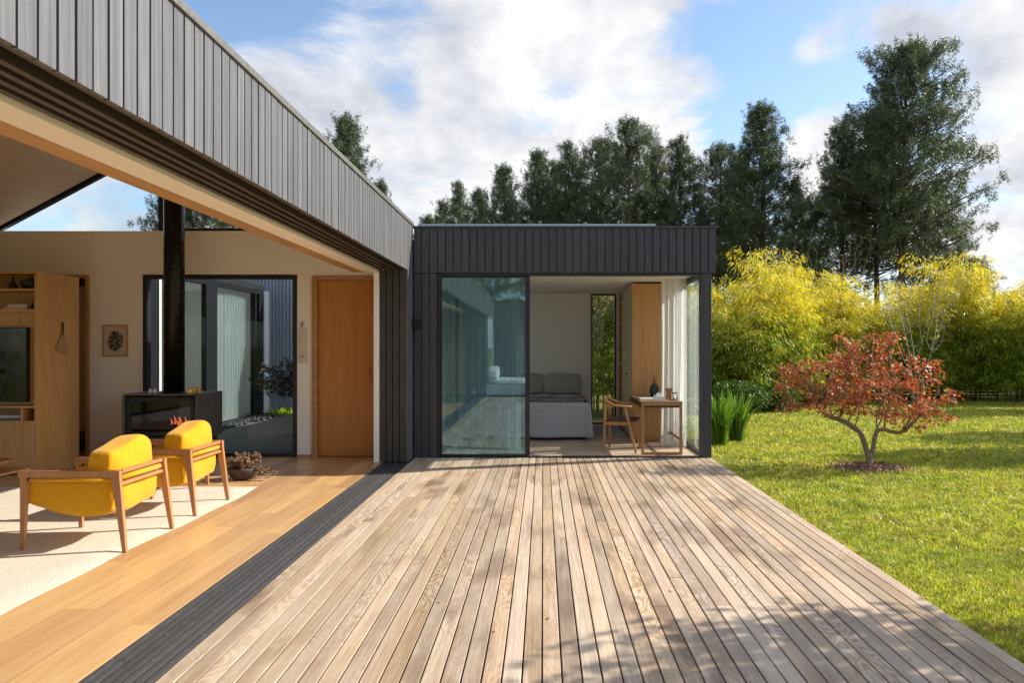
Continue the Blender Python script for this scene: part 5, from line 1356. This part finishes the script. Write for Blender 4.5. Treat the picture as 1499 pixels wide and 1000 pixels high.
def shrubs():
    # dark low shrubs under the hedge at its left end
    for k, (px, Y, sx, h, lab) in enumerate(((1075, 16.6, 0.8, 0.75, 'low dark green shrub at the foot of the hedge beside the sword leaves'), (1120, 17.2, 0.8, 0.7, 'low dark green shrub at the foot of the hedge left of the maple'))):
        rs = np.random.RandomState(40+k); n = 5200
        q = unit(rs.normal(size=(n, 3)))*(rs.rand(n, 1)**0.4)*np.array([sx, 0.5, h*0.5])+np.array([0, 0, h*0.5])
        q[:, 2] = np.abs(q[:, 2]); V, Fq = blades(rs, q, unit(rs.normal(size=(n, 3))), 0.09, 0.035)
        c = P(px, 0, Y); tag(link('low_shrub', npmesh('low_shrub', V, Fq), 'tree_green', None, (c[0], Y, -0.05)), lab, 'shrub')
shrubs()

# ------------------------------------------------------------------ pines
def pine_variant(seed, H=16.0, crown0=0.16, wid=4.2, conic=0.6, dens=1.0, rag=0.35, lean=0.0):
    rs = np.random.RandomState(seed); r = random.Random(seed); mb = MB()
    tr = [(0.25*math.sin(s*3+seed)*s+lean*s*s, 0.2*math.sin(s*2.3+seed*2)*s, H*s) for s in [k/14 for k in range(15)]]
    mb.tube(tr, [0.21*(1-0.93*k/14)+0.012 for k in range(15)], 9)
    tra = np.array(tr)
    def tp(z): s = z/H*14; i = min(int(s), 13); f = s-i; return tra[i]*(1-f)+tra[i+1]*f
    B = []; D = []
    nb = int(135*dens); 
    for i in range(nb):
        s = crown0+(1-crown0)*((i+rs.rand())/nb); z = H*s
        env = (1-s)**conic*(0.35+0.65*min(1, (s-crown0+0.10)/0.28)) if s < 0.999 else 0
        env *= min(1.0, ((1-s)/0.10+0.15))**0.6
        L = wid*env*(1-rag+rag*2*rs.rand()**0.8)*1.15+0.22
        az = i*2.399+rs.normal()*0.3; up = 0.02+0.50*s+0.10*rs.normal()
        o = tp(z*0.985); pts = []
        nseg = 6
        for k in range(nseg+1):
            t = k/nseg; pts.append(o+np.array([math.cos(az)*L*t, math.sin(az)*L*t, L*(up*t*(1-0.35*t)+0.22*t*t)]))
        mb.tube(pts, [0.045*(L/wid)*(1-0.85*k/nseg)+0.008 for k in range(nseg+1)], 4)
        pts = np.array(pts)
        m = int(L*1.5)+2; bare = min(1.0, 0.35+(s-crown0)/0.22)
        cl = []
        for j in range(m):
            if rs.rand() > bare: continue
            t = 0.30+0.70*(j+rs.rand())/m; k = t*nseg; i0 = min(int(k), nseg-1); f = k-i0; p = pts[i0]*(1-f)+pts[i0+1]*f
            sb = L*0.30*(1.1-t)+0.10
            c = p+np.array([rs.normal()*sb, rs.normal()*sb, abs(rs.normal())*sb*0.3])
            cl += [c+rs.normal(size=3)*np.array([0.24, 0.24, 0.12]) for _ in range(5)]
        for q in cl:
            ax = unit(np.array([math.cos(az)*0.25, math.sin(az)*0.25, 1.0])+rs.normal(size=3)*0.18)
            nn = 30
            tt = rs.rand(nn, 1)*0.42
            B.append(q+ax*tt+rs.normal(size=(nn, 3))*0.03); D.append(unit(rs.normal(size=(nn, 3))*np.array([0.62, 0.62, 0.45])+np.array([math.cos(az)*.15, math.sin(az)*.15, -0.42])))
    # leader
    for j in range(16):
        q = tp(H*min(0.999, 0.93+0.0048*j))+rs.normal(size=3)*np.array([.10, .10, .02]); nn = 18; ax = np.array([0, 0, 1.0])
        B.append(q+ax*rs.rand(nn, 1)*0.5); D.append(unit(rs.normal(size=(nn, 3))*0.5+np.array([0, 0, 0.2])))
    B = np.concatenate(B); D = np.concatenate(D)
    V, Fq = blades(rs, B, D, 0.14+0.12*rs.rand(len(B)), 0.030)
    print('pine', seed, len(Fq))
    tm = bpy.data.meshes.new('trunk'); tm.from_pydata(mb.v, [], mb.f); tm.polygons.foreach_set('use_smooth', mb.smooth); tm.materials.append(M['bark_pine'])
    cm = npmesh('crown', V, Fq); cm.materials.append(M['pine_needles'])
    return tm, cm
def pines():
    PV = [pine_variant(1, wid=4.2, conic=1.0, crown0=0.26, dens=0.9, rag=0.40),          # broad
          pine_variant(2, wid=4.3, conic=1.1, crown0=0.30, rag=0.36, dens=1.0),                     # conical
          pine_variant(3, wid=3.1, conic=0.50, crown0=0.36, rag=0.55, dens=0.75),            # open, ragged
          pine_variant(4, wid=4.0, conic=1.05, dens=0.95, crown0=0.25, rag=0.35),
          pine_variant(5, wid=3.3, conic=0.42, crown0=0.32, dens=1.1, rag=0.5)]           # the giant
    # px, top y, distance, variant, crown width factor, label
    L_ = [(622,312,50,1,1.0,'farthest left pine of the row, low and rounded above the roof corner'),
          (672,262,52,3,0.8,'pine with a thin spire, second from the left above the bedroom roof'),
          (705,272,48,1,0.95,'bushy pine just left of the first pointed pine'),
          (737,238,46,1,0.95,'pointed pine, third peak from the left of the row'),
          (788,214,44,1,0.95,'narrow pointed pine, fourth peak from the left'),
          (835,203,43,3,0.9,'dense pine standing left of the open crowned one'),
          (876,198,46,2,1.0,'open crowned pine with sky showing through its middle'),
          (926,168,42,2,1.05,'tall pine with a tufted round head and visible red trunk'),
          (958,208,45,3,0.9,'shorter pine squeezed right of the tufted headed one'),
          (995,194,43,3,1.0,'full pine with bare trunk below, above the right end of the roof'),
          (1052,205,44,2,1.05,'dark shoulder pine left of the tall conical one'),
          (1113,148,41,1,1.25,'tall conical pine right of the bedroom building'),
          (1168,262,48,3,0.8,'low dark pine filling the gap right of the tall conical one'),
          (1232,172,41,3,1.1,'left companion of the giant pine, its lower twin'),
          (1322,64,38,4,1.05,'giant pine towering over the garden, tallest of all'),
          (1285,150,40,2,1.0,'slim pine hidden in the left half of the giant pine'),
          (1372,255,40,3,1.0,'low spreading pine below the right side of the giant'),
          (1428,375,42,2,0.9,'smallest pine, its branches reaching out right of the giant'),
          (262,215,21.5,0,0.8,'nearest pine behind the gable glazing, left of the flue'),
          (652,290,58,0,1.0,'background pine peeking between the two leftmost pines'),
          (812,232,56,3,1.0,'background pine filling the notch after the fourth peak'),
          (1082,215,54,3,1.0,'background pine touching the left flank of the tall conical one'),
          (503,160,27,1,0.85,'pine rising behind the silver fascia, the taller one'),
          (553,258,28,1,0.7,'smaller pine peeking over the silver fascia near the corner'),
          (330,150,21,0,0.75,'pine seen through the gable glazing of the living room'),
          (462,190,30,3,0.8,'pine tip just showing over the silver fascia, leftmost')]
    r = random.Random(17)
    for i, (px, ty, Y, v, wf, lab) in enumerate(L_):
        H = CAM[2]+(VPY-ty)*Y/F; c = P(px, 0, Y); s = H/16.0/1.02
        t = empty('pine_tree', (c[0], Y, -0.1), rz=r.uniform(0, 6.28), label=lab, cat='tree', group='pines behind the house')
        for me, nm in zip(PV[v], ('trunk', 'crown')):
            o = bpy.data.objects.new(nm, me); COL.objects.link(o); o.parent = t
        w = (0.5*s+0.5*min(1.0, s*1.6))*wf*(0.88 if px < 1300 else 0.95); t.scale = (w, w, s)
    for i, (x, y, h, lab) in enumerate(((-3.5, -22, 12, 'leftmost pine mirrored in the teal glass, behind the rear wing'), (1.5, -24, 13, 'middle pine mirrored in the teal glass, behind the rear wing'), (-8, -20, 11, 'outermost pine behind the rear wing'), (6, -20, 12, 'rightmost pine mirrored in the teal glass, behind the rear wing'))):
        t = empty('pine_tree', (x, y, -0.1), rz=i, label=lab, cat='tree', group='pines behind the rear wing')
        for me, nm in zip(PV[i % 2*3], ('trunk', 'crown')):
            o = bpy.data.objects.new(nm, me); COL.objects.link(o); o.parent = t
        t.scale = (h/16*1.2, h/16*1.2, h/16)
pines()

# leafy trees right of the frame: they throw the dappled shade on deck and lawn
def shade_tree(x, y, h, cz, e, n, seed, label, leaf=0.055):
    rs = np.random.RandomState(seed)
    t = empty('garden_tree', (x, y, -0.05), label=label, cat='tree', group='garden trees right of the deck')
    A = unit(rs.normal(size=(n, 3)))*(rs.rand(n, 1)**(1/2.5))*np.array(e)+np.array([0, 0, cz])
    Pn, par = colonize(rs, A, [((0,0,0),-1),((0.02,0,cz*0.25),0),((0,0.03,cz*0.5),1)], 0.16, 1.6, 0.22, 90)
    mb = MB(); r, ch = skeleton_mesh(mb, Pn, par, 0.006, 2.2, 0.09, 6); obj('trunk', mb, 'bark_grey', t)
    fine = np.where(r < 0.016)[0]
    base = np.repeat(Pn[fine], 11, axis=0)+rs.normal(size=(len(fine)*11, 3))*0.13
    V, Fq = star_leaves(rs, base, leaf, 0.6); link('crown', npmesh('crown', V, Fq), 'tree_green', t)
shade_tree(5.2, 4.55, 3.6, 2.55, (1.1, 0.70, 0.58), 480, 31, 'small leafy tree right of the deck, casting dapples on the boards', 0.09)
shade_tree(6.5, 5.45, 4.6, 4.1, (1.25, 0.6, 0.5), 560, 32, 'taller leafy tree right of the deck, behind the small one', 0.09)
shade_tree(10.8, 11.4, 4.4, 3.2, (2.0, 0.9, 0.8), 620, 33, 'leafy tree on the right lawn, casting shade across the grass', 0.10)
shade_tree(13.2, 13.6, 5, 3.6, (1.6, 1.0, 0.8), 300, 34, 'farther leafy tree on the right lawn', 0.10)

shade_tree(14.2, 18.2, 4.6, 3.4, (2.2, 1.1, 0.8), 420, 35, 'farthest leafy tree on the right lawn, near the bamboo hedge', 0.11)
# ------------------------------------------------------------------ grass
def grass():
    rs = np.random.RandomState(77)
    parts = []
    N_ = 560000
    # sample in view wedge with density falling with distance
    Y = 2.6+18.6*rs.rand(N_)**1.35
    X = 2.205+(Y*0.68+0.5-2.205)*rs.rand(N_)
    ok = X < Y*0.68+0.5; X, Y = X[ok], Y[ok]
    # thin the blades on the bare patch by the post and where the mulch lies
    hole = (np.hypot((X-4.0)/0.48, (Y-9.2)/0.46)+0.3*rs.rand(len(X))) < 1; bare = np.hypot((X-2.55)/0.35, (Y-9.75)/0.35) < 1
    keep = ~hole & ~(bare & (rs.rand(len(X)) < 0.85)); X, Y = X[keep], Y[keep]
    clump = np.sin(X*5.1+np.sin(Y*3.7)*1.5)*np.sin(Y*4.3+np.sin(X*2.9)*1.7)
    keep = rs.rand(len(X)) < 0.75+0.25*clump; X, Y = X[keep], Y[keep]; clump = clump[keep]
    z = -0.05+0.018*np.sin(X*0.9+1)*np.sin(Y*0.7)+0.01*np.sin(X*2.3+Y*1.9)
    base = np.stack([X, Y, z], 1); n = len(X)
    sc_ = np.clip(Y/7, 0.75, 1.9)
    d = unit(rs.normal(size=(n, 3))*np.array([0.75, 0.75, 0.25])+np.array([0, 0, 0.62])); d[:, 2] = np.abs(d[:, 2])
    V, Fq = blades(rs, base, d, (0.028+0.034*rs.rand(n))*sc_**0.6, (0.0052+0.0042*rs.rand(n))*sc_)
    tag(link('grass', npmesh('grass', V, Fq), 'grass_blades'), 'bright green broad bladed lawn grass beside the deck', 'grass', kind='stuff')
    # fallen leaves on lawn and deck
    n = 70; X = 2.3+rs.rand(n)*5; Y = 6+rs.rand(n)*7; k = X < Y*0.66
    base = np.stack([X, Y, np.full(n, -0.015)], 1)[k]; V, Fq = star_leaves(rs, base, 0.03, 3.0)
    b2 = np.stack([-1.2+rs.rand(16)*3.2, 3.6+rs.rand(16)*5.8, np.full(16, 0.006)], 1); V2, F2 = star_leaves(rs, b2, 0.022, 6.0); V, Fq = stack([(V, Fq), (V2, F2)])
    tag(link('fallen_leaves', npmesh('fallen_leaves', V, Fq), 'maple_red'), 'scattered fallen maple leaves on lawn and deck', 'leaves', kind='stuff')
grass()
